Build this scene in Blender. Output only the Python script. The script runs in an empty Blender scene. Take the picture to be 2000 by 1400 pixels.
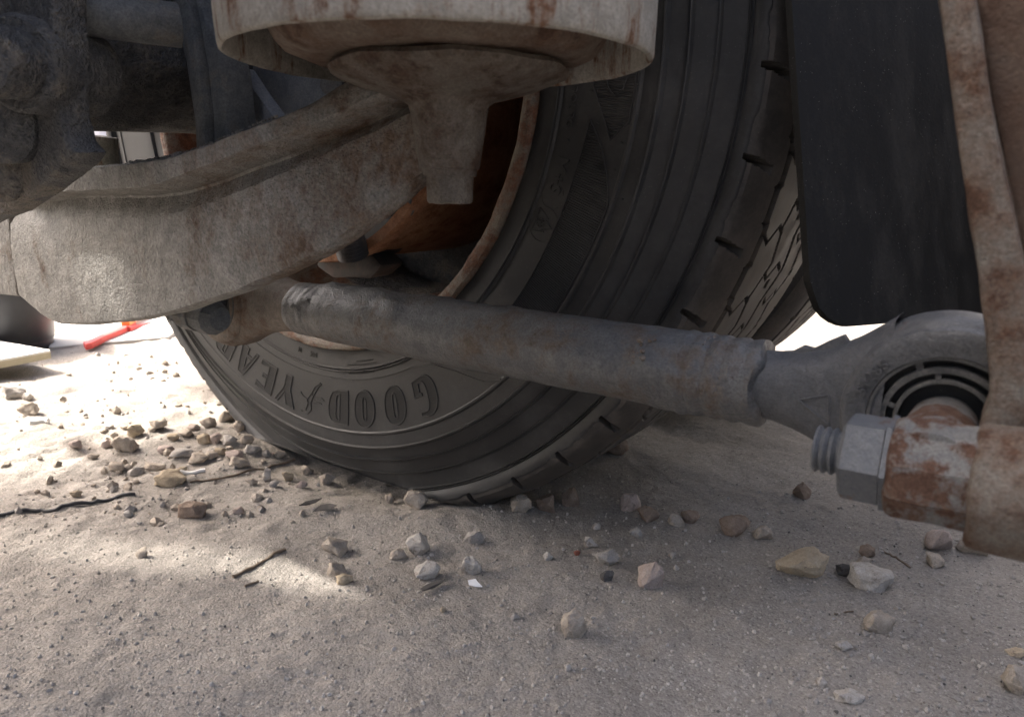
import bpy, bmesh, math, random
import numpy as np
from mathutils import Vector, Matrix
from mathutils.geometry import tessellate_polygon

random.seed(7); RNG = np.random.default_rng(7)
scene = bpy.context.scene
C = scene.collection
rad = math.radians

# ------------------------------------------------------------------ camera, world, sun, exposure
HUB = 0.468                                   # height of the wheel centre above the ground
CAM = np.array([0.6767, -0.5729, -0.1104 + HUB])
RIGHT = np.array([0.8142, 0.5804, 0.0137]); UP = np.array([-0.1510, 0.1889, 0.9703]); FWD = np.array([-0.5606, 0.7921, -0.2414])
FPX = 1400.0
cam = bpy.data.cameras.new('camera'); cam_o = bpy.data.objects.new('camera', cam); C.objects.link(cam_o)
cam.sensor_width = 36.0; cam.lens = 36.0 * FPX / 2000.0
cam.clip_start = 0.02; cam.clip_end = 500
cam_o.matrix_world = Matrix(((RIGHT[0], UP[0], -FWD[0], CAM[0]), (RIGHT[1], UP[1], -FWD[1], CAM[1]), (RIGHT[2], UP[2], -FWD[2], CAM[2]), (0, 0, 0, 1)))
cam.dof.use_dof = True; cam.dof.focus_distance = 0.66; cam.dof.aperture_fstop = 10.0
scene.camera = cam_o

SUN_EL = rad(50); SUN_TRAVEL = np.array([0.93, 0.37])     # horizontal direction the light travels
SUN_TRAVEL = SUN_TRAVEL / np.linalg.norm(SUN_TRAVEL)
world = bpy.data.worlds.new('World'); scene.world = world; world.use_nodes = True
wn = world.node_tree.nodes; wl = world.node_tree.links
sky = wn.new('ShaderNodeTexSky'); sky.sky_type = 'NISHITA'; sky.sun_disc = False
sky.sun_elevation = SUN_EL
toward = -SUN_TRAVEL                                       # where the sun stands
sky.sun_rotation = math.atan2(toward[0], toward[1])
sky.air_density = 0.8; sky.dust_density = 8.0; sky.ozone_density = 0.6
wl.new(sky.outputs[0], wn['Background'].inputs[0]); wn['Background'].inputs[1].default_value = 0.15
sun = bpy.data.lights.new('sun', 'SUN'); sun.energy = 2.0; sun.angle = rad(2.5); sun.color = (1.0, 0.95, 0.87)
sun_o = bpy.data.objects.new('sun', sun); C.objects.link(sun_o)
sdir = Vector((SUN_TRAVEL[0] * math.cos(SUN_EL), SUN_TRAVEL[1] * math.cos(SUN_EL), -math.sin(SUN_EL)))
sun_o.rotation_euler = sdir.to_track_quat('-Z', 'Y').to_euler(); sun_o.location = (-3, -2, 5)
scene.view_settings.view_transform = 'Standard'; scene.view_settings.look = 'None'
scene.view_settings.gamma = 1.0; scene.view_settings.exposure = 2.45
scene.cycles.max_bounces = 6; scene.cycles.diffuse_bounces = 4; scene.cycles.glossy_bounces = 2; scene.cycles.adaptive_threshold = 0.02; scene.cycles.sample_clamp_indirect = 6.0
try: scene.cycles.use_denoising = True
except Exception: pass

# ------------------------------------------------------------------ helpers
def ray(x, y): return FWD + RIGHT * (x - 1000) / FPX + UP * (700 - y) / FPX
def W(x, y, Y):                                # point of the plane y = Y seen at that picture position
    d = ray(x, y); return CAM + (Y - CAM[1]) / d[1] * d
def D(x, y, t): return CAM + t * ray(x, y)
def G(x, y, z=0.0):                            # point of the ground
    d = ray(x, y); return CAM + (z - CAM[2]) / d[2] * d
def RA(x, y, Y=-0.021):                        # radius and angle on the tyre's inner sidewall
    q = W(x, y, Y); return math.hypot(q[0], q[2] - HUB), math.atan2(q[0], -(q[2] - HUB))

ROOT = {}
def tag(o, label=None, cat=None, group=None, kind=None):
    if label: o['label'] = label
    if cat: o['category'] = cat
    if group: o['group'] = group
    if kind: o['kind'] = kind
    return o
def thing(name, label, cat, loc=(0, 0, 0), group=None):
    o = bpy.data.objects.new(name, None); C.objects.link(o); o.location = loc; o.empty_display_size = 0.05
    return tag(o, label, cat, group)
def rootloc(o):
    while o.parent: o = o.parent
    return np.array(o.location)
def obj(name, verts, faces, mat, parent=None, sharp=40, smooth=True, loc=None):
    verts = np.asarray(verts, dtype=float)
    if parent is not None: verts = verts - rootloc(parent)
    elif loc is not None: verts = verts - np.array(loc)
    me = bpy.data.meshes.new(name)
    me.from_pydata(verts.tolist(), [], [list(map(int, f)) for f in faces]); me.update()
    if smooth:
        me.polygons.foreach_set('use_smooth', [True] * len(me.polygons))
        me.set_sharp_from_angle(angle=rad(sharp))
    if mat: me.materials.append(mat)
    o = bpy.data.objects.new(name, me); C.objects.link(o)
    if parent is not None: o.parent = parent
    elif loc is not None: o.location = loc
    return o
class MB:
    def __init__(s): s.v = []; s.f = []
    def add(s, v, f):
        n = len(s.v); s.v += [tuple(map(float, q)) for q in v]; s.f += [[i + n for i in g] for g in f]; return s
    def build(s, name, mat, parent=None, **k): return obj(name, s.v, s.f, mat, parent, **k)
def fix(verts, faces):                          # outward normals + small clean-up
    bm = bmesh.new(); vs = [bm.verts.new(v) for v in verts]
    for f in faces:
        try: bm.faces.new([vs[i] for i in f])
        except ValueError: pass
    bmesh.ops.remove_doubles(bm, verts=bm.verts, dist=1e-6)
    bmesh.ops.recalc_face_normals(bm, faces=bm.faces)
    bm.verts.index_update()
    out = [tuple(v.co) for v in bm.verts], [[v.index for v in f.verts] for f in bm.faces]; bm.free(); return out
def lathe(profile, origin, axis=(0, 0, 1), seg=64, a0=0.0, a1=2 * math.pi, wob=None):
    # profile: (radius, height along the axis)
    ax = np.array(axis, float); ax /= np.linalg.norm(ax)
    ref = np.array([1., 0, 0]) if abs(ax[0]) < 0.9 else np.array([0, 1., 0])
    e1 = np.cross(ax, ref); e1 /= np.linalg.norm(e1); e2 = np.cross(ax, e1); O = np.array(origin, float)
    full = abs(a1 - a0 - 2 * math.pi) < 1e-6; n = seg if full else seg + 1; v = []; f = []; m = len(profile)
    for i in range(n):
        t = a0 + (a1 - a0) * i / seg; d = math.cos(t) * e1 + math.sin(t) * e2
        for (r, h) in profile:
            k = 1.0 if wob is None else 1 + wob(t, h)
            v.append(O + d * r * k + ax * h)
    for i in range(seg):
        j = (i + 1) % n
        for k in range(m - 1):
            f.append([i * m + k, j * m + k, j * m + k + 1, i * m + k + 1])
    return fix(v, f)
def box(c0, c1, bev=0.0, jit=0.0):
    bm = bmesh.new(); bmesh.ops.create_cube(bm, size=1)
    a = np.array(c0, float); b = np.array(c1, float)
    for v in bm.verts: v.co = Vector(((a + b) / 2 + np.array(v.co) * np.abs(b - a)).tolist())
    if bev: bmesh.ops.bevel(bm, geom=bm.edges[:], offset=bev, segments=2, affect='EDGES', profile=0.6)
    bm.verts.index_update(); out = [tuple(v.co) for v in bm.verts], [[v.index for v in f.verts] for f in bm.faces]; bm.free(); return out
def prism(poly, vec, bev=0.0, seg=2):
    # closed outline (3-D points of one plane) pushed along vec
    bm = bmesh.new(); vs = [bm.verts.new(tuple(map(float, q))) for q in poly]; fc = bm.faces.new(vs)
    r = bmesh.ops.extrude_face_region(bm, geom=[fc])
    bmesh.ops.translate(bm, verts=[g for g in r['geom'] if isinstance(g, bmesh.types.BMVert)], vec=Vector(tuple(map(float, vec))))
    bmesh.ops.recalc_face_normals(bm, faces=bm.faces)
    if bev: bmesh.ops.bevel(bm, geom=bm.edges[:], offset=bev, segments=seg, affect='EDGES', profile=0.6, clamp_overlap=True)
    bm.verts.index_update(); out = [tuple(v.co) for v in bm.verts], [[v.index for v in f.verts] for f in bm.faces]; bm.free(); return out
def tube(p0, p1, r0, r1=None, seg=24, cap=True):
    p0 = np.array(p0, float); p1 = np.array(p1, float); L = np.linalg.norm(p1 - p0); r1 = r0 if r1 is None else r1
    prof = ([(0, 0)] if cap else []) + [(r0, 0), (r1, L)] + ([(0, L)] if cap else [])
    return lathe(prof, p0, p1 - p0, seg)
def polytube(pts, rs, seg=8):
    pts = [np.array(q, float) for q in pts]; v = []; f = []
    for i, q in enumerate(pts):
        d = pts[min(i + 1, len(pts) - 1)] - pts[max(i - 1, 0)]; d /= np.linalg.norm(d)
        e = np.cross(d, [0, 0, 1]); e = e / np.linalg.norm(e) if np.linalg.norm(e) > 1e-6 else np.array([1., 0, 0]); g = np.cross(e, d)
        r = rs[i] if hasattr(rs, '__len__') else rs
        for k in range(seg):
            t = 2 * math.pi * k / seg; v.append(q + r * (math.cos(t) * e + math.sin(t) * g))
    for i in range(len(pts) - 1):
        for k in range(seg):
            j = (k + 1) % seg; f.append([i * seg + k, i * seg + j, (i + 1) * seg + j, (i + 1) * seg + k])
    f.append(list(range(seg))[::-1]); f.append([(len(pts) - 1) * seg + k for k in range(seg)]); return fix(v, f)
# vectorised value noise
_T = RNG.random((64, 64, 64)) * 2 - 1
def vnoise(P, s):
    q = np.asarray(P) * s + 1000.0; i = np.floor(q).astype(int); t = q - i; t = t * t * (3 - 2 * t); out = 0
    for a in (0, 1):
        for b in (0, 1):
            for c in (0, 1):
                w = (t[..., 0] if a else 1 - t[..., 0]) * (t[..., 1] if b else 1 - t[..., 1]) * (t[..., 2] if c else 1 - t[..., 2])
                out = out + w * _T[(i[..., 0] + a) % 64, (i[..., 1] + b) % 64, (i[..., 2] + c) % 64]
    return out
def fbm(P, s, o=4, g=0.5):
    a = 1.0; out = 0
    for k in range(o): out = out + a * vnoise(P, s * 2.03 ** k); a *= g
    return out
def rough(vf, amp, s, o=3):                     # cast or dirty surface: move vertices along a noise field
    v = np.array(vf[0], float)
    d = np.stack([fbm(v + k * 7.3, s, o) for k in range(3)], -1); return (v + d * amp).tolist(), vf[1]
def dense(vf, cuts=1, n=1):
    bm = bmesh.new(); vs = [bm.verts.new(v) for v in vf[0]]
    for f in vf[1]:
        try: bm.faces.new([vs[i] for i in f])
        except ValueError: pass
    for _ in range(n): bmesh.ops.subdivide_edges(bm, edges=bm.edges[:], cuts=cuts, use_grid_fill=True)
    bm.verts.index_update(); out = [tuple(v.co) for v in bm.verts], [[v.index for v in f.verts] for f in bm.faces]; bm.free(); return out

# ------------------------------------------------------------------ materials
class NT:
    def __init__(s, name):
        s.m = bpy.data.materials.new(name); s.m.use_nodes = True; s.t = s.m.node_tree; s.n = s.t.nodes; s.l = s.t.links
        s.b = s.n['Principled BSDF']; s.tc = s.n.new('ShaderNodeTexCoord')
    def co(s, scale=(1, 1, 1), off=(0, 0, 0)):
        mp = s.n.new('ShaderNodeMapping'); mp.inputs['Scale'].default_value = scale; mp.inputs['Location'].default_value = off
        s.l.new(s.tc.outputs['Object'], mp.inputs[0]); return mp.outputs[0]
    def noise(s, sc, det=6, ro=0.6, scale=(1, 1, 1), off=(0, 0, 0), dist=0.0):
        n = s.n.new('ShaderNodeTexNoise'); n.inputs['Scale'].default_value = sc; n.inputs['Detail'].default_value = det
        n.inputs['Roughness'].default_value = ro; n.inputs['Distortion'].default_value = dist
        s.l.new(s.co(scale, off), n.inputs['Vector']); return n.outputs['Fac']
    def vor(s, sc, out='Distance', scale=(1, 1, 1), feat='F1', rnd=1.0):
        n = s.n.new('ShaderNodeTexVoronoi'); n.inputs['Scale'].default_value = sc; n.feature = feat; n.inputs['Randomness'].default_value = rnd
        s.l.new(s.co(scale), n.inputs['Vector']); return n.outputs[out]
    def ramp(s, src, stops):
        r = s.n.new('ShaderNodeValToRGB'); el = r.color_ramp.elements
        while len(el) < len(stops): el.new(0.5)
        for e, (p, c) in zip(el, stops):
            e.position = p; e.color = (c, c, c, 1) if not hasattr(c, '__len__') else (*c, 1)
        s.l.new(src, r.inputs[0]); return r.outputs[0]
    def mix(s, fac, a, b, mode='MIX'):
        n = s.n.new('ShaderNodeMix'); n.data_type = 'RGBA'; n.blend_type = mode
        for k, q in ((0, fac), (6, a), (7, b)):
            if hasattr(q, 'is_linked'): s.l.new(q, n.inputs[k])
            elif hasattr(q, '__len__'): n.inputs[k].default_value = (*q, 1)
            else: n.inputs[k].default_value = q if k == 0 else (q, q, q, 1)
        return n.outputs[2]
    def math(s, op, a, b=0.0):
        n = s.n.new('ShaderNodeMath'); n.operation = op
        for k, q in enumerate((a, b)):
            if hasattr(q, 'is_linked'): s.l.new(q, n.inputs[k])
            else: n.inputs[k].default_value = q
        return n.outputs[0]
    def done(s, col, rough=0.8, bump=None, strength=0.4, dist=0.002, metallic=0.0, spec=0.4):
        if hasattr(col, 'is_linked'): s.l.new(col, s.b.inputs['Base Color'])
        else: s.b.inputs['Base Color'].default_value = (*col, 1)
        if hasattr(rough, 'is_linked'): s.l.new(rough, s.b.inputs['Roughness'])
        else: s.b.inputs['Roughness'].default_value = rough
        s.b.inputs['Metallic'].default_value = metallic; s.b.inputs['Specular IOR Level'].default_value = spec
        if bump is not None:
            b = s.n.new('ShaderNodeBump'); b.inputs['Strength'].default_value = strength; b.inputs['Distance'].default_value = dist
            s.l.new(bump, b.inputs['Height']); s.l.new(b.outputs[0], s.b.inputs['Normal'])
        return s.m
def rusty(name, p1, p2, r1, r2, lo=0.5, hi=0.62, sc=18, st=(1, 1, 1), bump=0.5, dist=0.0015, ro=0.82, pit=260, spec=0.3, mott=0.25, grad=None):
    m = NT(name)
    mid = m.noise(sc * 4, 4, 0.68)
    paint = m.mix(m.ramp(mid, [(0.38, 0.0), (0.62, 1.0)]), p1, p2)
    fine = m.noise(sc * 24, 2, 0.75)
    spk = m.ramp(fine, [(0.28, 0.12), (0.5, 0.5), (0.72, 0.85)])
    rst = m.mix(m.ramp(mid, [(0.36, 1.0), (0.64, 0.0)]), r1, r2)
    mk = m.math('ADD', m.math('MULTIPLY', m.noise(sc, 5, 0.74, scale=st, off=(9, 4, 1)), 0.75), m.math('MULTIPLY', mid, 0.25))
    if grad:
        sx = m.n.new('ShaderNodeSeparateXYZ'); m.l.new(m.tc.outputs['Object'], sx.inputs[0]); mr = m.n.new('ShaderNodeMapRange'); mr.interpolation_type = 'SMOOTHSTEP'
        m.l.new(sx.outputs[grad[0]], mr.inputs[0]); mr.inputs[1].default_value = grad[1]; mr.inputs[2].default_value = grad[2]; mr.inputs[3].default_value = 0; mr.inputs[4].default_value = grad[3]
        mk = m.math('ADD', mk, mr.outputs[0])
    mask = m.ramp(mk, [(lo, 0.0), (hi, 1.0)])
    col = m.mix(mott, m.mix(mask, paint, rst), spk, 'OVERLAY')
    h = m.math('ADD', m.math('MULTIPLY', fine, 0.55), mid)
    pv = m.ramp(m.vor(pit), [(0.0, 0.0), (0.30, 1.0)]); h = m.math('ADD', h, m.math('MULTIPLY', pv, 0.28))
    return m.done(col, m.ramp(mask, [(0, ro - 0.12), (1, ro + 0.1)]), h, bump, dist, spec=spec)
RUST1 = (0.10, 0.045, 0.022); RUST2 = (0.20, 0.095, 0.045)
m_beam = rusty('dusty_cast_grey', (0.142, 0.137, 0.126), (0.228, 0.220, 0.202), (0.085, 0.056, 0.038), (0.130, 0.096, 0.070), 0.555, 0.70, 16, (1, 1, 0.7), 0.9, 0.003, mott=0.5, spec=0.35, ro=0.74, grad=(0, 0.22, 0.46, 0.16))
m_cup = rusty('pale_painted_cup', (0.2160, 0.2034, 0.1782), (0.3015, 0.2835, 0.2502), (0.1035, 0.0522, 0.0297), (0.1620, 0.0900, 0.0540), 0.52, 0.60, 26, (1, 1, 0.2), 0.55, 0.0014, mott=0.35)
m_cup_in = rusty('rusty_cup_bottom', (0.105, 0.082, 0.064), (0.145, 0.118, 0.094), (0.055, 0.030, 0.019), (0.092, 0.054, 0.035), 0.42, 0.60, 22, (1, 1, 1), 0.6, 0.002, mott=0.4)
m_boss = rusty('rusty_cast_boss', (0.0810, 0.0690, 0.0570), (0.1196, 0.1049, 0.0883), (0.0386, 0.0230, 0.0156), (0.0644, 0.0396, 0.0258), 0.45, 0.58, 28, (1, 1, 1), 0.75, 0.0022, mott=0.45)
m_rod = rusty('grey_rod_paint', (0.0672, 0.0688, 0.0704), (0.1056, 0.1056, 0.1040), (0.0640, 0.0464, 0.0336), (0.1120, 0.0864, 0.0640), 0.50, 0.62, 22, (1, 1, 1), 0.7, 0.0018, ro=0.58, spec=0.5, mott=0.4)
m_eye = rusty('grey_eye_paint', (0.0638, 0.0664, 0.0706), (0.0874, 0.0890, 0.0916), (0.0714, 0.0403, 0.0252), (0.1008, 0.0655, 0.0437), 0.57, 0.66, 26, (1, 1, 1), 0.55, 0.0014, ro=0.60, spec=0.45, mott=0.35)
m_eye_far = rusty('dusty_brown_eye', (0.125, 0.106, 0.088), (0.175, 0.149, 0.126), (0.085, 0.053, 0.036), (0.13, 0.088, 0.062), 0.48, 0.62, 30, (1, 1, 1), 0.55, 0.0014, mott=0.35)
m_rim = rusty('rusty_rim', (0.115, 0.090, 0.066), (0.175, 0.142, 0.106), (0.085, 0.034, 0.017), (0.165, 0.070, 0.031), 0.44, 0.54, 34, (1, 1, 1), 0.9, 0.0026, ro=0.55, spec=0.5, mott=0.5)
m_drum = rusty('orange_rust_drum', (0.28, 0.135, 0.070), (0.35, 0.19, 0.108), (0.165, 0.070, 0.034), (0.21, 0.092, 0.045), 0.45, 0.6, 36, (1, 1, 1), 0.6, 0.0014, ro=0.8, mott=0.5)
m_hang = rusty('rust_blotched_bracket', (0.1110, 0.1021, 0.0888), (0.1480, 0.1332, 0.1154), (0.0577, 0.0311, 0.0200), (0.0947, 0.0577, 0.0377), 0.40, 0.58, 26, (1, 1, 1), 0.6, 0.0016, mott=0.45)
m_hang_dark = rusty('brown_bracket_web', (0.055, 0.038, 0.028), (0.080, 0.056, 0.041), (0.042, 0.024, 0.016), (0.065, 0.038, 0.025), 0.4, 0.6, 22)
m_nut = rusty('blue_grey_nut', (0.0782, 0.0857, 0.0966), (0.1020, 0.1081, 0.1156), (0.0952, 0.0462, 0.0245), (0.1156, 0.0646, 0.0381), 0.575, 0.64, 44, (1, 1, 1), 0.45, 0.001, ro=0.55, spec=0.45, mott=0.4)
m_pin = rusty('rusty_pin', (0.1073, 0.1095, 0.1110), (0.1480, 0.1443, 0.1369), (0.0629, 0.0326, 0.0215), (0.0999, 0.0607, 0.0422), 0.46, 0.54, 36, (1, 1, 1), 0.55, 0.0014, mott=0.45)
m_axle = rusty('dirty_axle_rim_shade', (0.055, 0.056, 0.059), (0.090, 0.088, 0.085), (0.125, 0.110, 0.094), (0.20, 0.178, 0.150), 0.50, 0.60, 14, (1, 1, 1), 1.0, 0.006, mott=0.4)
m_arm = rusty('dark_arm_paint', (0.0748, 0.0799, 0.0833), (0.1105, 0.1139, 0.1156), (0.1105, 0.1003, 0.0875), (0.1530, 0.1403, 0.1258), 0.54, 0.66, 26, mott=0.4)
m_plate = rusty('blue_grey_plate', (0.1080, 0.1200, 0.1360), (0.1400, 0.1496, 0.1624), (0.1200, 0.1080, 0.0960), (0.1600, 0.1440, 0.1280), 0.58, 0.7, 26, mott=0.35)
m_frame = rusty('chassis_paint', (0.10, 0.10, 0.105), (0.14, 0.138, 0.135), (0.12, 0.075, 0.05), (0.18, 0.11, 0.07), 0.55, 0.66, 8)
def rubber(name, base, dust, lo, hi, sc=14, bump=0.25, ro=0.62, spec=0.45, st=(1, 1, 1)):
    m = NT(name)
    d = m.math('ADD', m.math('MULTIPLY', m.noise(sc, 4, 0.7, scale=st), 0.7), m.math('MULTIPLY', m.noise(sc * 14, 4, 0.7, off=(5, 2, 2)), 0.3))
    mask = m.ramp(d, [(lo, 0.0), (hi, 1.0)])
    col = m.mix(mask, base, dust)
    sp = m.ramp(m.vor(330, 'Distance'), [(0.0, 1.0), (0.11, 0.0)])
    spm = m.math('MULTIPLY', sp, m.ramp(m.noise(30, 3, 0.6, off=(1, 7, 3)), [(0.42, 0.0), (0.58, 0.9)]))
    col = m.mix(spm, col, (0.28, 0.26, 0.235))
    h = m.math('ADD', m.math('MULTIPLY', m.noise(420, 1, 0.6), 0.35), m.math('MULTIPLY', m.noise(70, 3, 0.6), 0.5))
    return m.done(col, m.ramp(mask, [(0, ro), (1, 0.9)]), h, bump, 0.001, spec=spec)
m_tyre = rubber('tyre_rubber', (0.0205, 0.0209, 0.0216), (0.066, 0.0645, 0.0625), 0.46, 0.76, ro=0.56, spec=0.42)
m_tread = rubber('dusty_tread_rubber', (0.032, 0.0295, 0.0275), (0.095, 0.084, 0.074), 0.42, 0.68, 20)
m_letter = rubber('ribbed_letter_rubber', (0.013, 0.013, 0.0132), (0.040, 0.037, 0.034), 0.5, 0.75, 18, ro=0.8)
m_flap = rubber('black_flap', (0.0085, 0.0081, 0.0077), (0.034, 0.032, 0.029), 0.46, 0.78, 30, 0.35, ro=0.6, spec=0.16, st=(1.6, 1.6, 0.12))
m_bush = rubber('grey_bush_rubber', (0.05, 0.052, 0.052), (0.15, 0.145, 0.135), 0.42, 0.66, 40, 0.3, ro=0.75)
m_boot = rubber('boot_rubber', (0.028, 0.026, 0.025), (0.12, 0.09, 0.075), 0.45, 0.68, 26)
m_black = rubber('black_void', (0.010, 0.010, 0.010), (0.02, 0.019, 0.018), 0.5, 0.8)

def ground_mat():
    m = NT('dusty_sand')
    a = m.ramp(m.noise(1.6, 6, 0.62), [(0.36, (0.242, 0.221, 0.197)), (0.64, (0.325, 0.298, 0.266))])
    b = m.ramp(m.noise(7, 6, 0.6, off=(3, 3, 0)), [(0.38, (0.214, 0.197, 0.177)), (0.62, (0.335, 0.308, 0.275))])
    col = m.mix(0.5, a, b)
    g1 = m.vor(520, 'Color'); gv = m.n.new('ShaderNodeSeparateColor'); m.l.new(g1, gv.inputs[0])
    grain = m.ramp(gv.outputs[0], [(0.0, 0.12), (0.10, 0.36), (0.55, 0.52), (0.9, 0.62), (1.0, 0.9)])
    col = m.mix(0.45, col, grain, 'OVERLAY')
    g2 = m.noise(900, 2, 0.8); col = m.mix(0.35, col, m.ramp(g2, [(0.3, 0.2), (0.7, 0.8)]), 'OVERLAY')
    dk = m.math('MULTIPLY', m.ramp(m.vor(230), [(0.0, 1.0), (0.10, 0.0)]), m.ramp(m.noise(25, 3, 0.6, off=(2, 8, 0)), [(0.54, 0.0), (0.66, 0.85)]))
    col = m.mix(dk, col, (0.06, 0.056, 0.055))
    h = m.math('ADD', m.math('MULTIPLY', m.vor(520), -0.5), m.math('MULTIPLY', m.noise(120, 4, 0.72), 1.2))
    h = m.math('ADD', h, m.math('MULTIPLY', g2, 0.3))
    return m.done(col, 0.95, h, 0.75, 0.0016, spec=0.15)
m_ground = ground_mat()
def stone_mat(name, c1, c2, c3=(0.16, 0.13, 0.11), amt=0.6):
    m = NT(name)
    col = m.mix(m.ramp(m.noise(55, 4, 0.7), [(0.36, 0.0), (0.62, 1.0)]), c1, c2)
    col = m.mix(m.ramp(m.noise(110, 4, 0.78, off=(4, 1, 6)), [(amt, 0.0), (amt + 0.12, 0.85)]), col, c3)
    col = m.mix(0.3, col, m.ramp(m.noise(800, 3, 0.7), [(0.3, 0.15), (0.7, 0.8)]), 'OVERLAY')
    h = m.math('ADD', m.noise(160, 4, 0.72), m.math('MULTIPLY', m.vor(260), 0.4))
    return m.done(col, 0.93, h, 0.7, 0.0014, spec=0.2)
m_st = {'tan': stone_mat('tan_limestone', (0.30, 0.255, 0.208), (0.42, 0.37, 0.312)),
        'grey': stone_mat('grey_stone', (0.27, 0.25, 0.228), (0.38, 0.355, 0.325)),
        'brown': stone_mat('brown_stone', (0.17, 0.125, 0.096), (0.27, 0.21, 0.165)),
        'white': stone_mat('white_chalk_stone', (0.36, 0.33, 0.295), (0.47, 0.44, 0.40), (0.2, 0.17, 0.14), 0.56),
        'pink': stone_mat('pinkish_stone', (0.31, 0.252, 0.222), (0.41, 0.345, 0.308)),
        'yellow': stone_mat('yellowish_stone', (0.33, 0.268, 0.190), (0.43, 0.362, 0.268)),
        'red': stone_mat('red_brick_chip', (0.17, 0.06, 0.045), (0.24, 0.10, 0.07)),
        'dark': stone_mat('dark_stone', (0.075, 0.073, 0.072), (0.12, 0.115, 0.11))}
def plain(name, c1, c2, sc=20, ro=0.6, bump=0.15, spec=0.4):
    m = NT(name); n = m.noise(sc, 6, 0.65); return m.done(m.ramp(n, [(0.3, c1), (0.7, c2)]), ro, n, bump, 0.002, spec=spec)
m_red = plain('red_plastic', (0.55, 0.05, 0.045), (0.66, 0.09, 0.075)); m_orange = plain('orange_plastic', (0.70, 0.26, 0.06), (0.78, 0.33, 0.10))
m_tub = plain('black_plastic', (0.016, 0.018, 0.022), (0.03, 0.032, 0.037), 12, 0.4); m_blue = plain('pale_blue_paint', (0.36, 0.47, 0.56), (0.46, 0.56, 0.63))
m_white = plain('white_board', (0.74, 0.73, 0.70), (0.82, 0.81, 0.78), 9); m_edge = plain('board_edge', (0.42, 0.38, 0.27), (0.5, 0.45, 0.33), 60, 0.9)
m_conc = plain('pale_concrete', (0.42, 0.41, 0.39), (0.52, 0.50, 0.47), 14, 0.95, 0.4, 0.15); m_twig = plain('dry_twig', (0.13, 0.10, 0.075), (0.22, 0.17, 0.125), 90, 0.9, 0.5, 0.2)
m_wire = plain('dark_wire', (0.04, 0.04, 0.042), (0.075, 0.072, 0.07), 60, 0.7); m_paper = plain('white_scrap', (0.74, 0.76, 0.79), (0.82, 0.83, 0.85), 60, 0.7)
m_leaf = plain('dark_dry_leaf', (0.045, 0.042, 0.042), (0.09, 0.082, 0.075), 60, 0.75); m_fence = plain('pale_fence_sheet', (0.46, 0.44, 0.45), (0.60, 0.57, 0.56), 3, 0.7)
m_fence2 = plain('fence_rail_paint', (0.22, 0.19, 0.16), (0.30, 0.26, 0.22), 8, 0.8)

# ------------------------------------------------------------------ ground: one sheet to the horizon, fine near the camera
def gheight(x, y):
    P = np.stack([x, y, np.zeros_like(x)], -1)
    near = np.exp(-((x - 0.25) ** 2 + (y + 0.05) ** 2) / 6.0)
    left = 1 / (1 + np.exp((x + 0.02 - 0.25 * (y + 0.2)) / 0.09))            # churned ground ahead of the wheel
    h = 0.010 * fbm(P, 1.3, 3) + 0.004 * fbm(P + 3, 7, 3)
    h = h * near
    h = h + left * (0.006 * fbm(P + 9, 16, 4, 0.6) + 0.004 * np.abs(fbm(P + 5, 34, 3)))
    h = h + 0.0011 * fbm(P + 2, 70, 3, 0.6)
    # soil pressed up round the contact patch
    d = np.hypot((x - 0.02) / 0.17, (y - 0.13) / 0.17); h = h - 0.010 * np.exp(-(d ** 4)) + 0.008 * np.exp(-((d - 1.35) / 0.28) ** 2)
    return h - 0.002
NR, NA = 430, 620
rr = np.concatenate([np.linspace(0.0, 1.0, 300) * 1.15, 1.15 * (90 / 1.15) ** (np.linspace(0, 1, NR - 299)[1:])])
th = np.linspace(0, 2 * np.pi, NA, endpoint=False)
gc = np.array([0.42, -0.18])
X = gc[0] + rr[1:, None] * np.cos(th)[None]; Y = gc[1] + rr[1:, None] * np.sin(th)[None]
Zg = gheight(X, Y)
gv = np.concatenate([[[gc[0], gc[1], float(gheight(np.array(gc[0]), np.array(gc[1])))]], np.stack([X, Y, Zg], -1).reshape(-1, 3)])
n = len(rr) - 1
idx = 1 + np.arange(n)[:, None] * NA + np.arange(NA)[None]
q = np.stack([idx[:-1], np.roll(idx[:-1], -1, 1) * 0 + idx[1:], np.roll(idx[1:], -1, 1), np.roll(idx[:-1], -1, 1)], -1).reshape(-1, 4)
tri = [[0, int(idx[0, k]), int(idx[0, (k + 1) % NA])] for k in range(NA)]
ground = obj('ground', gv, tri + q.tolist(), m_ground, None, smooth=False); ground.data.polygons.foreach_set('use_smooth', [True] * len(ground.data.polygons))
tag(ground, 'dusty sandy ground strewn with grit and stones', None, kind='structure')
def gz(x, y): return float(gheight(np.array(float(x)), np.array(float(y))))
def GP(px, py):                                # ground point including relief
    q = G(px, py)
    for _ in range(3): q = G(px, py, gz(q[0], q[1]))
    return q

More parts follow.
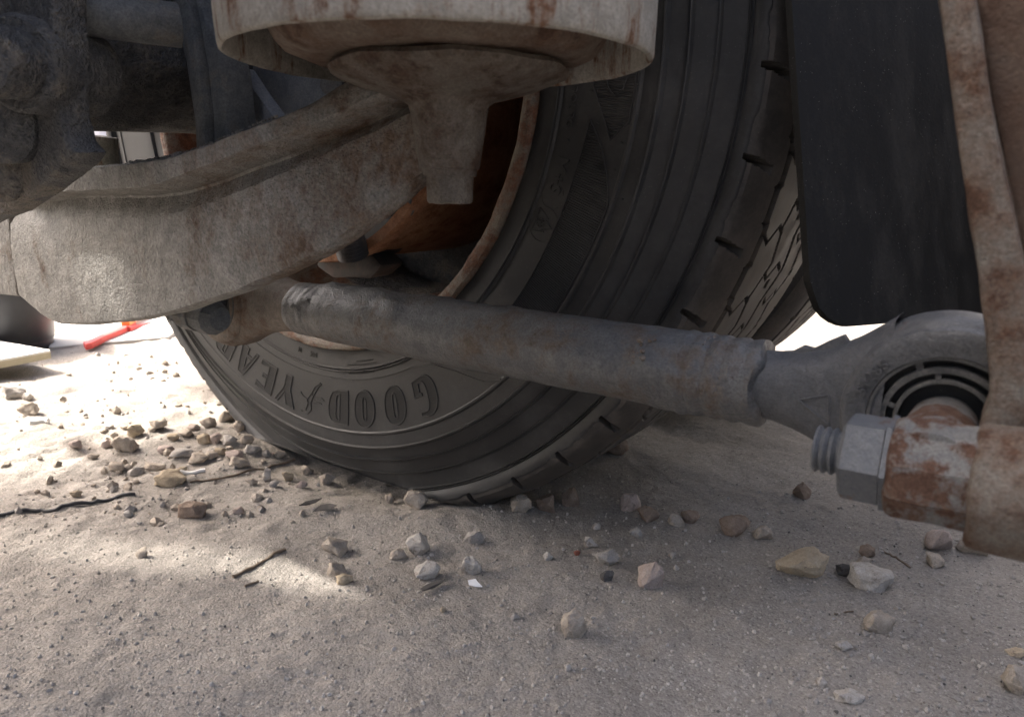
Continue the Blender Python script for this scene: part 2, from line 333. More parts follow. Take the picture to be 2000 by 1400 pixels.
# ------------------------------------------------------------------ inner wheel of the dual pair
SLOT0, SLOTD = 0.1848, 0.1338; RS = 0.500
prof_side = [(0.296, 0.016), (0.300, 0.000), (0.304, -0.0100), (0.309, -0.0150), (0.316, -0.0172), (0.3275, -0.0184), (0.3305, -0.0188), (0.332, -0.0212), (0.3335, -0.0192), (0.335, -0.0212), (0.337, -0.0192),
             (0.342, -0.0202), (0.350, -0.0208), (0.360, -0.0214), (0.370, -0.0218), (0.380, -0.0222), (0.390, -0.0226), (0.400, -0.0230), (0.4065, -0.0232), (0.408, -0.0246), (0.4100, -0.0243), (0.4115, -0.0212),
             (0.418, -0.0216), (0.4245, -0.0212), (0.426, -0.0238), (0.4275, -0.0230), (0.4286, -0.0180), (0.436, -0.0148), (0.4418, -0.0122), (0.443, -0.0150), (0.4440, -0.0142), (0.4450, -0.0098),
             (0.454, -0.0058), (0.4608, -0.0026), (0.4617, -0.0046), (0.4628, -0.0038), (0.4638, -0.0008), (0.474, 0.0026), (0.481, 0.0040), (0.4822, 0.0018), (0.4835, 0.0036), (0.4848, 0.0012), (0.486, 0.0028),
             (0.4885, 0.0016), (0.4905, 0.0006), (0.494, 0.0002), (0.497, 0.0002), (0.4990, 0.0006), (RS, 0.0016)]
TW = 0.2856
ys = np.concatenate([np.array([0.0030, 0.0046]), np.arange(0.0065, 0.200, 0.0018), np.arange(0.200, TW - 0.004, 0.005), [TW - 0.003]])
def rtread(y):
    t = np.clip(y / 0.05, 0, 1); e = np.clip((TW - y) / 0.05, 0, 1)
    return RS + 0.001 + 0.0175 * (1 - (1 - t) ** 2.2) * (1 - (1 - e) ** 2.2) + 0.002 * np.sin(np.pi * y / TW)
prof_out = [(RS, TW), (0.49, TW + 0.004), (0.46, TW + 0.014), (0.42, TW + 0.022), (0.37, TW + 0.022), (0.33, TW + 0.014), (0.306, TW - 0.006), (0.30, TW - 0.02)]
def side_y(r):
    R_ = [q[0] for q in prof_side]; Y_ = [q[1] for q in prof_side]; return float(np.interp(r, R_, Y_))
fine = np.arange(rad(20), rad(104), 0.0032)
cols = [np.arange(rad(-72), rad(20), 0.011), fine, np.arange(rad(104), rad(288), 0.03)]
slots = [SLOT0 + k * SLOTD for k in range(-14, 16)]
SW = 0.0105                                     # half a slot in radians is SW/2
extra = []
for s in slots:
    if s < rad(-72) or s > rad(130): continue
    for e in (-SW / 2 - 0.0004, -SW / 2 + 0.0004, SW / 2 - 0.0004, SW / 2 + 0.0004): extra.append(s + e)
ang = np.unique(np.concatenate(cols + [np.array(extra)])); ang = ang[np.concatenate([[True], np.diff(ang) > 2e-4])]
PR = np.array(prof_side + [(float(rtread(y)), float(y)) for y in ys] + prof_out)
na, npf = len(ang), len(PR)
A, Rr = np.meshgrid(ang, PR[:, 0], indexing='ij'); _, Yy = np.meshgrid(ang, PR[:, 1], indexing='ij')
Rr = Rr.copy(); Yy = Yy.copy()
ph = (A - SLOT0) / SLOTD; fr = ph - np.round(ph)                              # -0.5 .. 0.5 round each slot
onT = (Yy > 0.0023) & (Yy < TW - 0.001) & (Rr > 0.499)
def groove(c, w, d): return d * np.clip(1 - np.clip((np.abs(c) - w * 0.5) / 0.0012, 0, 1), 0, 1)
arc = fr * SLOTD * 0.51
dep = np.zeros_like(Rr)
# circumferential grooves with little notches in their walls
nt = np.clip(1 - np.abs(np.abs(fr) - 0.27) / 0.05, 0, 1) * 0.004
dep = np.maximum(dep, np.where(onT, groove(Yy - 0.0405 + 0.0014 * np.sign(np.abs(fr) - 0.27), 0.0066 + nt, 0.013), 0))
dep = np.maximum(dep, np.where(onT, groove(Yy - 0.245, 0.0066 + nt, 0.013), 0))
def zig(t): t = t - np.floor(t); return np.abs(t - 0.5) * 4 - 1
for yc, am, w, d in ((0.098, 0.0085, 0.0022, 0.010), (0.150, 0.0065, 0.0034, 0.012), (0.196, 0.0085, 0.0022, 0.010)):
    dep = np.maximum(dep, np.where(onT, groove(Yy - yc - am * zig(ph + yc * 3), w, d), 0))
# zigzag sipes across the ribs
for (ya, yb, off) in ((0.046, 0.096, 0.12), (0.100, 0.148, 0.55), (0.154, 0.194, 0.05)):
    f2 = (ph - off); f2 = (f2 - np.round(f2)) * SLOTD * 0.515
    tt = (Yy - ya) / (yb - ya); path = 0.006 * zig(tt * 1.5) + 0.010 * (tt - 0.5)
    dep = np.maximum(dep, np.where(onT & (Yy > ya) & (Yy < yb), groove(f2 - path, 0.0014, 0.007), 0))
# small square pockets
f3 = (ph - 0.35); f3 = (f3 - np.round(f3)) * SLOTD * 0.515
dep = np.maximum(dep, np.where(onT & (np.abs(f3) < 0.0042) & (np.abs(Yy - 0.128) < 0.0036), 0.008, 0))
# shoulder slots, cut through the edge and into the first rib
sl_skew = fr * SLOTD * RS + 0.35 * np.clip(Yy, 0, 1)
inslot = (np.abs(fr * SLOTD) < SW / 2) if False else (np.abs(sl_skew) < SW / 2 * RS)
onS = inslot & (Yy < 0.021) & (Rr > 0.4955)
Rr = Rr - dep
Rr = np.where(onS, np.where((Rr < RS + .0003), 0.4955, 0.4860), Rr)
# worn, chipped shoulder edge
P3 = np.stack([Rr * np.sin(A), Yy, Rr * np.cos(A)], -1)
wear = fbm(P3, 60, 4, 0.6)
edge = np.exp(-((Yy - 0.001) / 0.003) ** 2) * (Rr > 0.496)
Rr = Rr - edge * np.clip(wear, 0, 1) * 0.003
Rr = Rr + np.where(onT, 0.0006 * fbm(P3, 25, 3), 0)
Xt = Rr * np.sin(A); Zt = HUB - Rr * np.cos(A)
# flattened contact: push up, bulge the lower sidewall a little
low = np.clip((0.07 - Zt) / 0.07, 0, 1); Yy = Yy - np.where(Yy < 0.05, 0.006 * low ** 2, 0)
Zt = np.where(Zt < 0.004, 0.004 - 0.0015 + 0.04 * (Zt - 0.004), Zt)
tv = np.stack([Xt, Yy, Zt], -1).reshape(-1, 3)
iv = np.arange(na * npf).reshape(na, npf); nx = np.roll(iv, -1, 0)
tq = np.stack([iv[:, :-1], iv[:, 1:], nx[:, 1:], nx[:, :-1]], -1)
ns = len(prof_side) - 1; nt_ = ns + len(ys) + 1
wheel = thing('truck_wheel', 'dusty black truck tyre on a rusty rim, seen from its inner side', 'truck wheel', (0, 0, HUB), 'dual rear wheels')
tyre = obj('tyre', tv, np.concatenate([tq[:, :ns].reshape(-1, 4), tq[:, nt_:].reshape(-1, 4)]).tolist(), m_tyre, wheel, sharp=38)
tread = obj('tread', tv, tq[:, ns:nt_].reshape(-1, 4).tolist(), m_tread, tyre, sharp=30)
for o in (tyre, tread):
    bm = bmesh.new(); bm.from_mesh(o.data); bmesh.ops.delete(bm, geom=[v for v in bm.verts if not v.link_faces], context='VERTS'); bm.to_mesh(o.data); bm.free()
def sw(r, a, lift=0.0):                         # point on the inner sidewall
    return (r * math.sin(a), side_y(r) - lift, HUB - r * math.cos(a))
def ridge(mb, loop, w=0.0011, h=0.0011, closed=True, base=0.0):
    # raised line along points (r, a) of the sidewall, triangular section
    m = len(loop); rngs = range(m if closed else m - 1)
    for i in rngs:
        (r0, a0), (r1, a1) = loop[i], loop[(i + 1) % m]
        dx = (a1 - a0) * 0.5 * (r0 + r1); dr = r1 - r0; L = math.hypot(dx, dr)
        if L < 1e-6: continue
        k = max(1, int(L / 0.006)); ux, ur = dx / L, dr / L; ex = 0.35 * w
        for j in range(k):
            pts = []
            for s in (j / k, (j + 1) / k):
                off = -ex if s == 0 else (ex if s == 1 else 0)
                rc = r0 + dr * s + ur * off; ac = a0 + (a1 - a0) * s + ux * off / rc
                for c, l in ((-w, -0.0006), (-w * 0.45, h), (w * 0.45, h), (w, -0.0006)):
                    pts.append(sw(rc + c * ux, ac - c * ur / rc, l + base))
            mb.add(pts, [[0, 4, 5, 1], [1, 5, 6, 2], [2, 6, 7, 3], [0, 1, 2, 3], [7, 6, 5, 4]])
def arcpts(cx, cy, rx, ry, t0, t1, n=14, p=2.0):
    out = []
    for i in range(n + 1):
        t = t0 + (t1 - t0) * i / n; c, s = math.cos(t), math.sin(t)
        out.append((cx + rx * abs(c) ** (2 / p) * (1 if c >= 0 else -1), cy + ry * abs(s) ** (2 / p) * (1 if s >= 0 else -1)))
    return out
PI = math.pi
LET = {'O': ([arcpts(.42, .5, .42, .52, 0, 2 * PI, 28, 2.2)[:-1], arcpts(.42, .5, .085, .34, 0, 2 * PI, 20, 2.6)[:-1]]),
       'G': ([[(.70, .97)] + arcpts(.42, .5, .42, .52, PI / 2, 1.5 * PI, 18, 2.2) + [(.86, .04), (.86, .46), (.56, .46), (.56, .40), (.64, .38), (.64, .12), (.52, .12)] + arcpts(.48, .5, .14, .38, -PI / 2, -PI * 1.5, 10, 2.4) + [(.70, .88)]]),
       'D': ([[(0, 0), (.5, 0), (.70, .07), (.82, .25), (.86, .5), (.82, .75), (.70, .93), (.5, 1), (0, 1)], [(.36, .10), (.50, .14), (.54, .3), (.54, .7), (.50, .86), (.36, .90)]]),
       'Y': ([[(.30, 0), (.60, 0), (.60, .42), (.90, 1), (.78, 1), (.55, .58), (.34, 1), (0, 1), (.30, .45)]]),
       'E': ([[(0, 0), (.78, 0), (.78, .18), (.36, .10), (.36, .45), (.58, .43), (.58, .57), (.36, .55), (.36, .90), (.78, .82), (.78, 1), (0, 1)]]),
       'A': ([[(0, 0), (.12, 0), (.22, .24), (.52, .24), (.52, 0), (.90, 0), (.66, 1), (.38, 1)], [(.26, .34), (.52, .34), (.46, .80)]]),
       'R': ([[(0, 0), (.34, 0), (.34, .42), (.44, .42), (.60, 0), (.92, 0), (.70, .48), (.84, .62), (.84, .86), (.68, 1), (0, 1)], [(.34, .52), (.48, .54), (.50, .86), (.34, .90)]])}
RB, LH = 0.3585, 0.0415
for ch, ac in (('G', 27.3), ('O', 19.6), ('O', 11.8), ('D', 4.9), ('Y', -9.6), ('E', -16.3), ('A', -22.6), ('R', -29.6)):
    loops = LET[ch]; wd = 0.040
    def mp(q): return (RB + LH * q[1], rad(ac) - ((q[0] - 0.43) * wd + 0.16 * (q[1] - .5) * wd) / 0.379)
    rim_mb, fill = MB(), MB()
    L3 = [[mp(q) for q in lp] for lp in loops]
    for lp in L3: ridge(rim_mb, lp, 0.00115, 0.0012)
    pts2 = [[Vector((q[1] * 0.38, q[0], 0)) for q in lp] for lp in L3]; flat = [q for lp in L3 for q in lp]
    tris = tessellate_polygon(pts2)
    fill.add([sw(q[0], q[1], 0.00055) for q in flat], [list(t) for t in tris])
    lo = rim_mb.build('letter', m_tyre, tyre, smooth=False)
    fill.build('letter_face', m_letter, lo, smooth=False) if False else fill.build('letter_face', m_letter, tyre, smooth=False)
# winged emblem between the two words
mb = MB(); ea = rad(-2.6)
def em(pts): return [(RB + LH * (q[1]), ea - (q[0] - .5) * 0.050 / 0.379) for q in pts]
for pts, cl in (([(.10, -.08), (.22, .02), (.42, .34), (.50, .30), (.36, .05), (.16, -.10)], True), ([(.42, .34), (.52, .58), (.62, .62), (.66, .50), (.50, .30)], True),
                ([(.52, .58), (.50, .80), (.62, .96), (.82, .98), (.86, .90), (.70, .86), (.62, .62)], True), ([(.30, .36), (.10, .34), (.02, .40), (.30, .46), (.46, .48)], False), ([(.34, .50), (.12, .52), (.42, .56)], False), ([(.66, .5), (.84, .44), (.90, .36)], False)):
    ridge(mb, em(pts), 0.0008, 0.0010, cl)
mb.build('winged_emblem', m_tyre, tyre, smooth=False)
# ridge that frames the name, and the two ribbed panels
mb = MB()
frame = [(0.3445, rad(d)) for d in np.linspace(-44, 26, 40)] + [(0.349, rad(29.5)), (0.354, rad(31.7)), (0.3715, rad(35.4)), (0.399, rad(39.6)), (0.4075, rad(42.5))]
ridge(mb, frame, 0.0010, 0.0010, False)
ridge(mb, [(0.351, rad(31.0)), (0.358, rad(34.0)), (0.374, rad(37.2)), (0.396, rad(41.2)), (0.4065, rad(44.6))], 0.0010, 0.0010, False)
mb.build('name_border_ridge', m_tyre, tyre, smooth=False)
def panel(poly, inner=None):
    border, ribs = MB(), MB()
    ridge(border, poly, 0.0009, 0.0012)
    aa = [q[1] for q in poly]; a = min(aa) + 0.002
    while a < max(aa):
        cr = []
        for i in range(len(poly)):
            (r0, a0), (r1, a1) = poly[i], poly[(i + 1) % len(poly)]
            if (a0 - a) * (a1 - a) < 0: cr.append(r0 + (r1 - r0) * (a - a0) / (a1 - a0))
        cr.sort()
        for k in range(0, len(cr) - 1, 2):
            if cr[k + 1] - cr[k] < 0.003: continue
            pts = [sw(cr[k] + .001, a + d / 0.385, l) for d, l in ((-0.0009, -0.0004), (0, 0.0008), (0.0009, -0.0004))] + [sw(cr[k + 1] - .001, a + d / 0.385, l) for d, l in ((-0.0009, -0.0004), (0, 0.0008), (0.0009, -0.0004))]
            ribs.add(pts, [[0, 1, 4, 3], [1, 2, 5, 4]])
        a += 0.0021 / 0.385
    b = border.build('panel_border', m_tyre, tyre, smooth=False)
    tag(ribs.build('ribbed_panel', m_tyre, tyre, smooth=False), kind='stuff')
pa = [(0.3685, rad(80.5)), (0.3655, rad(74)), (0.3645, rad(66)), (0.3645, rad(58)), (0.3645, rad(50)), (0.366, rad(46)), (0.404, rad(46)), (0.404, rad(54)), (0.4045, rad(63)), (0.4055, rad(69)), (0.4055, rad(71.5)), (0.396, rad(74.6)), (0.384, rad(77.6))]
panel(pa)
pb = [(0.3665, rad(98)), (0.3665, rad(88.3)), (0.3672, rad(84.6)), (0.374, rad(82.6)), (0.3911, rad(78.6)), (0.405, rad(81.0)), (0.4055, rad(84.8)), (0.4055, rad(98))]
panel(pb)
mb = MB(); ridge(mb, [(0.3775, rad(97)), (0.3775, rad(86.5)), (0.381, rad(84.6)), (0.388, rad(83.6)), (0.395, rad(84.4)), (0.3995, rad(86.6)), (0.3995, rad(97))], 0.0007, 0.0014, False)
ridge(mb, [(0.396, rad(97)), (0.396, rad(88.6)), (0.4005, rad(88.6))], 0.0007, 0.0014, False); mb.build('panel_inlay_ridge', m_tyre, tyre, smooth=False)
def raised_text(txt, r, amid, size, name, mat=None, depth=0.0007, parent=None, place=None, shear=0.0, space=1.0):
    cu = bpy.data.curves.new('t', 'FONT'); cu.body = txt; cu.size = size; cu.align_x = 'CENTER'; cu.align_y = 'CENTER'; cu.resolution_u = 3; cu.extrude = 0.0; cu.offset = size * 0.012; cu.shear = shear; cu.space_character = space
    o = bpy.data.objects.new('t', cu); C.objects.link(o); dg = bpy.context.evaluated_depsgraph_get(); me = bpy.data.meshes.new_from_object(o.evaluated_get(dg))
    v = [tuple(q.co) for q in me.vertices]; f = [list(p.vertices) for p in me.polygons]
    bpy.data.objects.remove(o); bpy.data.meshes.remove(me)
    if place is None: place = lambda x, y, l: sw(r + y, amid - x / r, l)
    bm = bmesh.new(); vs = [bm.verts.new(q) for q in v]
    for g in f:
        try: bm.faces.new([vs[i] for i in g])
        except ValueError: pass
    bmesh.ops.remove_doubles(bm, verts=bm.verts, dist=1e-7)
    ex = bmesh.ops.extrude_face_region(bm, geom=bm.faces[:])
    for g in ex['geom']:
        if isinstance(g, bmesh.types.BMVert): g.co.z = 1.0
    bm.verts.index_update()
    vv = [place(q.co.x, q.co.y, depth if q.co.z > 0.5 else -0.0008) for q in bm.verts]; ff = [[q.index for q in g.verts] for g in bm.faces]; bm.free()
    return obj(name, vv, ff, mat or m_tyre, parent or tyre, smooth=False)
raised_text('M+S', 0.3497, rad(72.4), 0.0180, 'sidewall_lettering', None, 0.0013)
raised_text('LUXEMBOURG', 0.3480, rad(84.4), 0.0092, 'sidewall_lettering', None, 0.0013, space=1.1)
raised_text('144', 0.3205, rad(-2.3), 0.0090, 'sidewall_lettering', m_letter); raised_text('N', 0.3205, rad(-7.0), 0.0085, 'sidewall_lettering', m_letter)
mb = MB()                                        # rows of print too small to read
for r_, a_, n_ in ((0.3235, 13.5, 9), (0.3275, 12.5, 15), (0.3345, 12.0, 9), (0.3375, 12.2, 13)):
    for k in range(n_):
        a = rad(a_) - (k - n_ / 2) * 0.0034 / r_
        ridge(mb, [(r_ - 0.0006, a), (r_ + 0.0007, a - 0.0022 / r_)], 0.0004, 0.0005, False)
tag(mb.build('fine_print_rows', m_letter, tyre, smooth=False), kind='stuff')
mb = MB(); sc_ = 0.0115; sr, sa = 0.3512, rad(65.0)    # mountain with snowflake
def sy(q): return (sr + q[1] * sc_, sa - q[0] * sc_ / sr)
ridge(mb, [sy(q) for q in ((-1, -.8), (-.55, .35), (-.4, .05), (0, .95), (.4, .05), (.55, .35), (1, -.8))], 0.0007, 0.0009)
for k in range(3):
    t = PI / 6 + k * PI / 3; c, s = .42 * math.cos(t), .42 * math.sin(t); ridge(mb, [sy((c, s - .25)), sy((-c, -s - .25))], 0.0005, 0.0009, False)
    for sg in (1, -1):
        for d in (.5, -.5): ridge(mb, [sy((sg * c * .6, sg * s * .6 - .25)), sy((sg * .42 * math.cos(t + d), sg * .42 * math.sin(t + d) - .25))], 0.0004, 0.0008, False)
ridge(mb, [(0.351 + 0.016 * math.cos(t), sa + 0.016 * math.sin(t) / 0.351) for t in np.linspace(0, 2 * PI, 28, endpoint=False)], 0.0004, 0.0005)
ridge(mb, [(0.3497 + 0.012 * math.cos(t), rad(69.4) + 0.012 * math.sin(t) / 0.35) for t in np.linspace(0.4, 5.6, 20)], 0.0003, 0.0004, False)
mb.build('snow_symbol', m_tyre, tyre, smooth=False)
for px, py in ((1158, 180), (1170, 243), (1218, 280), (1112, 275), (1205, 333), (1150, 262), (1250, 168), (1218, 390)):
    r_, a_ = RA(px, py); obj('rubber_hair', *tube(sw(r_, a_, -0.001), np.array(sw(r_, a_, 0.006)) + np.array([0.0015, 0, 0.001]), 0.0006, 0.0004, 6), m_tyre, tyre)
# rim and brake drum
rimp = [(0.305, 0.02), (0.3125, 0.004), (0.3155, -0.010), (0.3165, -0.0185), (0.3140, -0.0232), (0.3090, -0.0240), (0.3030, -0.0218), (0.2990, -0.014), (0.2970, 0.000), (0.2945, 0.012), (0.287, 0.018), (0.2845, 0.030), (0.2835, 0.055), (0.276, 0.080), (0.262, 0.105), (0.255, 0.125), (0.2545, 0.20), (0.262, 0.23), (0.280, 0.26), (0.285, 0.29), (0.300, 0.305)]
k_ = 14
rimp = [(a * (0.982 if b < 0.012 else 0.99 if b < 0.03 else 1), b) for a, b in rimp]
rim = obj('rim', *rough(dense(lathe(rimp[:k_ + 1], (0, 0, HUB), (0, 1, 0), 160)), 0.0010, 55, 3), m_rim, wheel, sharp=50)
obj('shaded_rim_well', *lathe(rimp[k_:], (0, 0, HUB), (0, 1, 0), 120), m_axle, rim, sharp=50)  # deep barrel takes the dark axle material, putting its shade into the colour
mb = MB()
mb.add(*lathe([(0.12, 0.215), (0.17, 0.222), (0.235, 0.226), (0.266, 0.230), (0.266, 0.238), (0.12, 0.236)], (0, 0, HUB), (0, 1, 0), 96)); mb.build('wheel_disc', m_axle, wheel)
drum = obj('brake_drum', *rough(lathe([(0.196, -0.018), (0.206, -0.017), (0.2075, -0.012), (0.2075, 0.004), (0.2055, 0.008), (0.2055, 0.185), (0.200, 0.205), (0.14, 0.213), (0.13, 0.20), (0.185, 0.19), (0.196, -0.018)], (0, 0, HUB), (0, 1, 0), 128), 0.0004, 60), m_drum, wheel, sharp=50)
# outer wheel of the pair
def copy_tree(o, parent=None):
    c = o.copy(); C.objects.link(c); c.parent = parent
    for ch in list(o.children): copy_tree(ch, c)
    return c
outer = thing('truck_wheel', 'second truck tyre showing only its tread behind the near tyre', 'truck wheel', (0, 0.690, HUB), 'dual rear wheels'); outer.rotation_euler.z = PI
for ch in (tyre, rim):
    c = ch.copy(); C.objects.link(c); c.parent = outer; c.name = ch.name
    if ch is tyre:
        d = tread.copy(); C.objects.link(d); d.parent = c
# lower half must stay upright: the wheel is turned about the vertical, so the flat stays on the ground

# ------------------------------------------------------------------ brake parts and axle behind the beam
br = thing('brake_assembly', 'dark brake backing plate with ribbed rubber boot inside the rim', 'brake', (0, 0, HUB))
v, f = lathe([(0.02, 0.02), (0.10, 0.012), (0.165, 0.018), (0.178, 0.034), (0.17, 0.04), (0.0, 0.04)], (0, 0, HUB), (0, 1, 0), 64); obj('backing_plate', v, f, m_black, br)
v, f = rough(dense(prism([W(x, y, 0.015) for x, y in ((600, 300), (790, 300), (800, 380), (790, 430), (770, 470), (730, 500), (650, 515), (600, 480))], (0, 0.05, 0), 0.006), 2), 0.002, 30); obj('rim_shade_block', v, f, m_black, br, sharp=60)  # black shape added inside the rim to stand in for deep shade
p0 = W(690, 500, -0.03); p1 = W(668, 415, -0.05); L_ = np.linalg.norm(p1 - p0); prof = [(0, 0), (0.012, 0)]
for k in range(12): prof += [(0.0175, L_ * (k + .25) / 12.), (0.0150, L_ * (k + .85) / 12.)]
v, f = lathe(prof + [(0.016, L_), (0.0, L_)], p0, p1 - p0, 40); obj('ribbed_boot', v, f, m_boot, br)
p0 = W(770, 395, -0.02); ax = np.array([0.25, -0.55, -0.5]); v, f = lathe([(0.019, -0.05), (0.021, -0.004), (0.0225, 0.0), (0.0225, 0.004), (0.0205, 0.006), (0.0175, 0.004), (0.0165, -0.012), (0.0, -0.012)], p0, ax, 40); obj('slider_housing', v, f, m_axle, br)
v, f = rough(dense(prism([W(x, y, 0.005) for x, y in ((640, 470), (700, 470), (745, 520), (720, 545), (650, 545), (610, 520))], (0, 0.04, 0), 0.006)), 0.002, 40); obj('caliper_lug', v, f, m_boot, br)

axle = thing('axle_housing', 'dirt-caked dark axle housing with big round bolt in upper left corner', 'axle', (0, -0.3, HUB))
def axw(t, h): return 0.012 * math.sin(3 * t + 1) + 0.01 * math.sin(5 * t)
ap = [(0.0, -1.35), (0.12, -1.30), (0.215, -0.85), (0.205, -0.60), (0.150, -0.47), (0.105, -0.40), (0.092, -0.345), (0.088, -0.290), (0.085, -0.24), (0.082, -0.16), (0.080, -0.05), (0.075, 0.03), (0.0, 0.03)]
fine_p = []
for i in range(len(ap) - 1):
    for k in range(8): t = k / 8; fine_p.append((ap[i][0] * (1 - t) + ap[i + 1][0] * t, ap[i][1] * (1 - t) + ap[i + 1][1] * t))
fine_p.append(ap[-1])
v, f = lathe(fine_p, (-0.02, 0, HUB + 0.012), (0, 1, 0), 140, wob=axw); v = np.array(v)
nn = fbm(v, 14, 5, 0.6); rd_ = v - np.array([-0.02, 0, HUB + 0.012]); rd_[:, 1] = 0; rd_ /= np.maximum(np.linalg.norm(rd_, axis=1), 1e-4)[:, None]
v = v + rd_ * (0.006 * np.clip(nn, -0.2, 1))[:, None]; obj('housing', v, f, m_axle, axle, sharp=70)
def flange_pts(Y, pxs): return [W(x, y, Y) for x, y in pxs]
v, f = rough(dense(prism(flange_pts(-0.345, ((-160, -80), (96, -60), (106, 60), (110, 160), (114, 225), (124, 270), (148, 298), (110, 332), (62, 372), (0, 416), (-60, 440), (-160, 440))), (0, 0.022, 0), 0.004), 2), 0.0015, 40); obj('flange', v, f, m_axle, axle, sharp=60)
p0 = W(58, 128, -0.352); ax = np.array([0.45, -0.80, -0.05]); v, f = rough(lathe([(0.030, -0.05), (0.030, 0.008), (0.027, 0.012), (0.0215, 0.012), (0.0215, 0.034), (0.0185, 0.039), (0.0, 0.040)], p0, ax, 40), 0.0008, 60); obj('bolt', v, f, m_axle, axle)
p0 = W(20, 245, -0.352); v, f = rough(lathe([(0.026, -0.03), (0.026, 0.010), (0.018, 0.016), (0.0, 0.017)], p0, ax, 32), 0.001, 50); obj('bolt', v, f, m_axle, axle)
p0 = W(-10, 320, -0.352); v, f = rough(lathe([(0.028, -0.03), (0.028, 0.006), (0.020, 0.014), (0.0, 0.015)], p0, ax, 32), 0.001, 50); obj('bolt', v, f, m_axle, axle)
v, f = rough(tube(W(95, 24, -0.335), W(350, 50, -0.26), 0.0135, 0.0145, 32), 0.0012, 45); obj('pipe', v, f, m_arm, axle)

arm = thing('bracket_arm', 'dark slanted steel arm standing between axle and pale cup', 'bracket', W(425, 285, -0.13))
pts = [W(x, y, -0.215) for x, y in ((318, -60), (372, -60), (398, 30), (416, 75), (431, 140), (446, 278), (424, 300), (382, 300), (378, 230), (362, 120), (340, 20))]
v, f = rough(dense(prism(pts, (0.004, 0.026, 0), 0.003)), 0.0008, 60); obj('arm_plate', v, f, m_arm, arm, sharp=45)
pts = [W(x, y, -0.224) for x, y in ((330, -60), (354, -60), (372, 40), (388, 130), (398, 225), (400, 292), (386, 296), (380, 226), (364, 116), (340, 0))]
v, f = rough(dense(prism(pts, (0.0, 0.010, 0), 0.003)), 0.0006, 60); obj('arm_rib', v, f, m_arm, arm, sharp=45)
pl = thing('support_plate', 'small blue-grey steel plate behind the beam beside the slanted arm', 'plate', W(480, 250, -0.09))
v, f = prism([W(x, y, -0.175) for x, y in ((432, 152), (468, 133), (500, 182), (548, 246), (440, 285))], (0.004, 0.012, 0), 0.002); obj('plate', v, f, m_plate, pl)
sh = thing('brake_shield', 'dark grey sheet shield under the pale cup behind the beam', 'shield', W(590, 180, -0.04))
v, f = prism([W(x, y, -0.13) for x, y in ((455, -60), (690, -60), (690, 190), (640, 245), (540, 275), (470, 250))], (0, 0.006, 0), 0.002); obj('sheet', v, f, m_plate, sh)
p0 = W(652, 164, -0.134); v, f = rough(lathe([(0.010, -0.01), (0.010, 0.006), (0.0, 0.007)], p0, (0.3, -0.9, 0), 20), 0.001, 80); obj('bolt_head', v, f, m_rod, sh)

# ------------------------------------------------------------------ carrier beam with boss
YB, YL = -0.250, -0.268
st = [((13, 352), (13, 393), (13, 408), (35, 581)), ((60, 342), (60, 385), (60, 399), (95, 628)), ((114, 330), (120, 374), (120, 388), (140, 636)), ((170, 325), (180, 371), (190, 386), (215, 633)),
      ((220, 320), (232, 369), (250, 386), (300, 621)), ((280, 316), (290, 362), (330, 381), (430, 582)), ((340, 304), (345, 345), (375, 370), (500, 553)), ((400, 284), (405, 322), (430, 350), (560, 527)),
      ((480, 251), (485, 288), (505, 322), (630, 490)), ((545, 226), (560, 261), (580, 292), (700, 441)), ((600, 205), (640, 229), (660, 258), (760, 394)), ((655, 172), (715, 192), (740, 222), (800, 358)), ((690, 150), (770, 172), (795, 197), (836, 332)), ((740, 140), (840, 170), (862, 195), (884, 318))]
def interp_st(t):
    i = min(int(t), len(st) - 2); k = t - i; out = []
    for j in range(4):
        def cr(c):
            p_ = [st[max(i - 1, 0)][j][c], st[i][j][c], st[i + 1][j][c], st[min(i + 2, len(st) - 1)][j][c]]
            return 0.5 * (2 * p_[1] + (p_[2] - p_[0]) * k + (2 * p_[0] - 5 * p_[1] + 4 * p_[2] - p_[3]) * k * k + (3 * p_[1] - p_[0] - 3 * p_[2] + p_[3]) * k ** 3)
        out.append((cr(0), cr(1)))
    return out
secs = []
for t in np.linspace(0, len(st) - 1.001, 90):
    e_ = min(1, max(0, (t - 7.0) / 5.0)); sh_ = 0.030 * e_ * e_ * (3 - 2 * e_)
    T, L, F, B = interp_st(t); T = W(*T, YL + sh_); L = W(*L, YL + sh_); F = W(*F, YB + sh_); B = W(*B, YB + sh_)
    dn = np.array([0, 0, -1.])
    def at(P, y): return np.array([P[0], y + sh_, P[2]])
    sec = [at(T, -0.195), at(T, -0.2660), at(T, YL) + dn * .0015]
    for k in (0.3, 0.6, 0.85): sec.append(at(T * (1 - k) + L * k, YL))
    sec += [at(L, YL + .0003), at(L, -0.2625) + dn * .0012]
    for k, y in ((.25, -0.2470), (.6, -0.2390), (1.0, -0.2385)): sec.append(at(L * (1 - k) + F * k, y) + dn * .002 * (1 - k))
    for k, y in ((.08, -0.2430), (.17, -0.2490), (.4, -0.2505), (.6, -0.2505), (.8, -0.2500), (.93, -0.2495), (.975, -0.2485), (.993, -0.2455)): sec.append(at(F * (1 - k) + B * k, y))
    sec += [at(B, -0.2400), at(B, -0.236), at(B, -0.232), at(B * .97 + F * .03, -0.2285), at(B * .8 + F * .2, -0.226), at(F, -0.215), at(L, -0.200)]
    secs.append(sec)
m_ = len(secs[0]); v = [q for s in secs for q in s]; f = []
for i in range(len(secs) - 1):
    for k in range(m_): f.append([i * m_ + k, i * m_ + (k + 1) % m_, (i + 1) * m_ + (k + 1) % m_, (i + 1) * m_ + k])
f.append(list(range(m_))); f.append([(len(secs) - 1) * m_ + k for k in range(m_)][::-1])
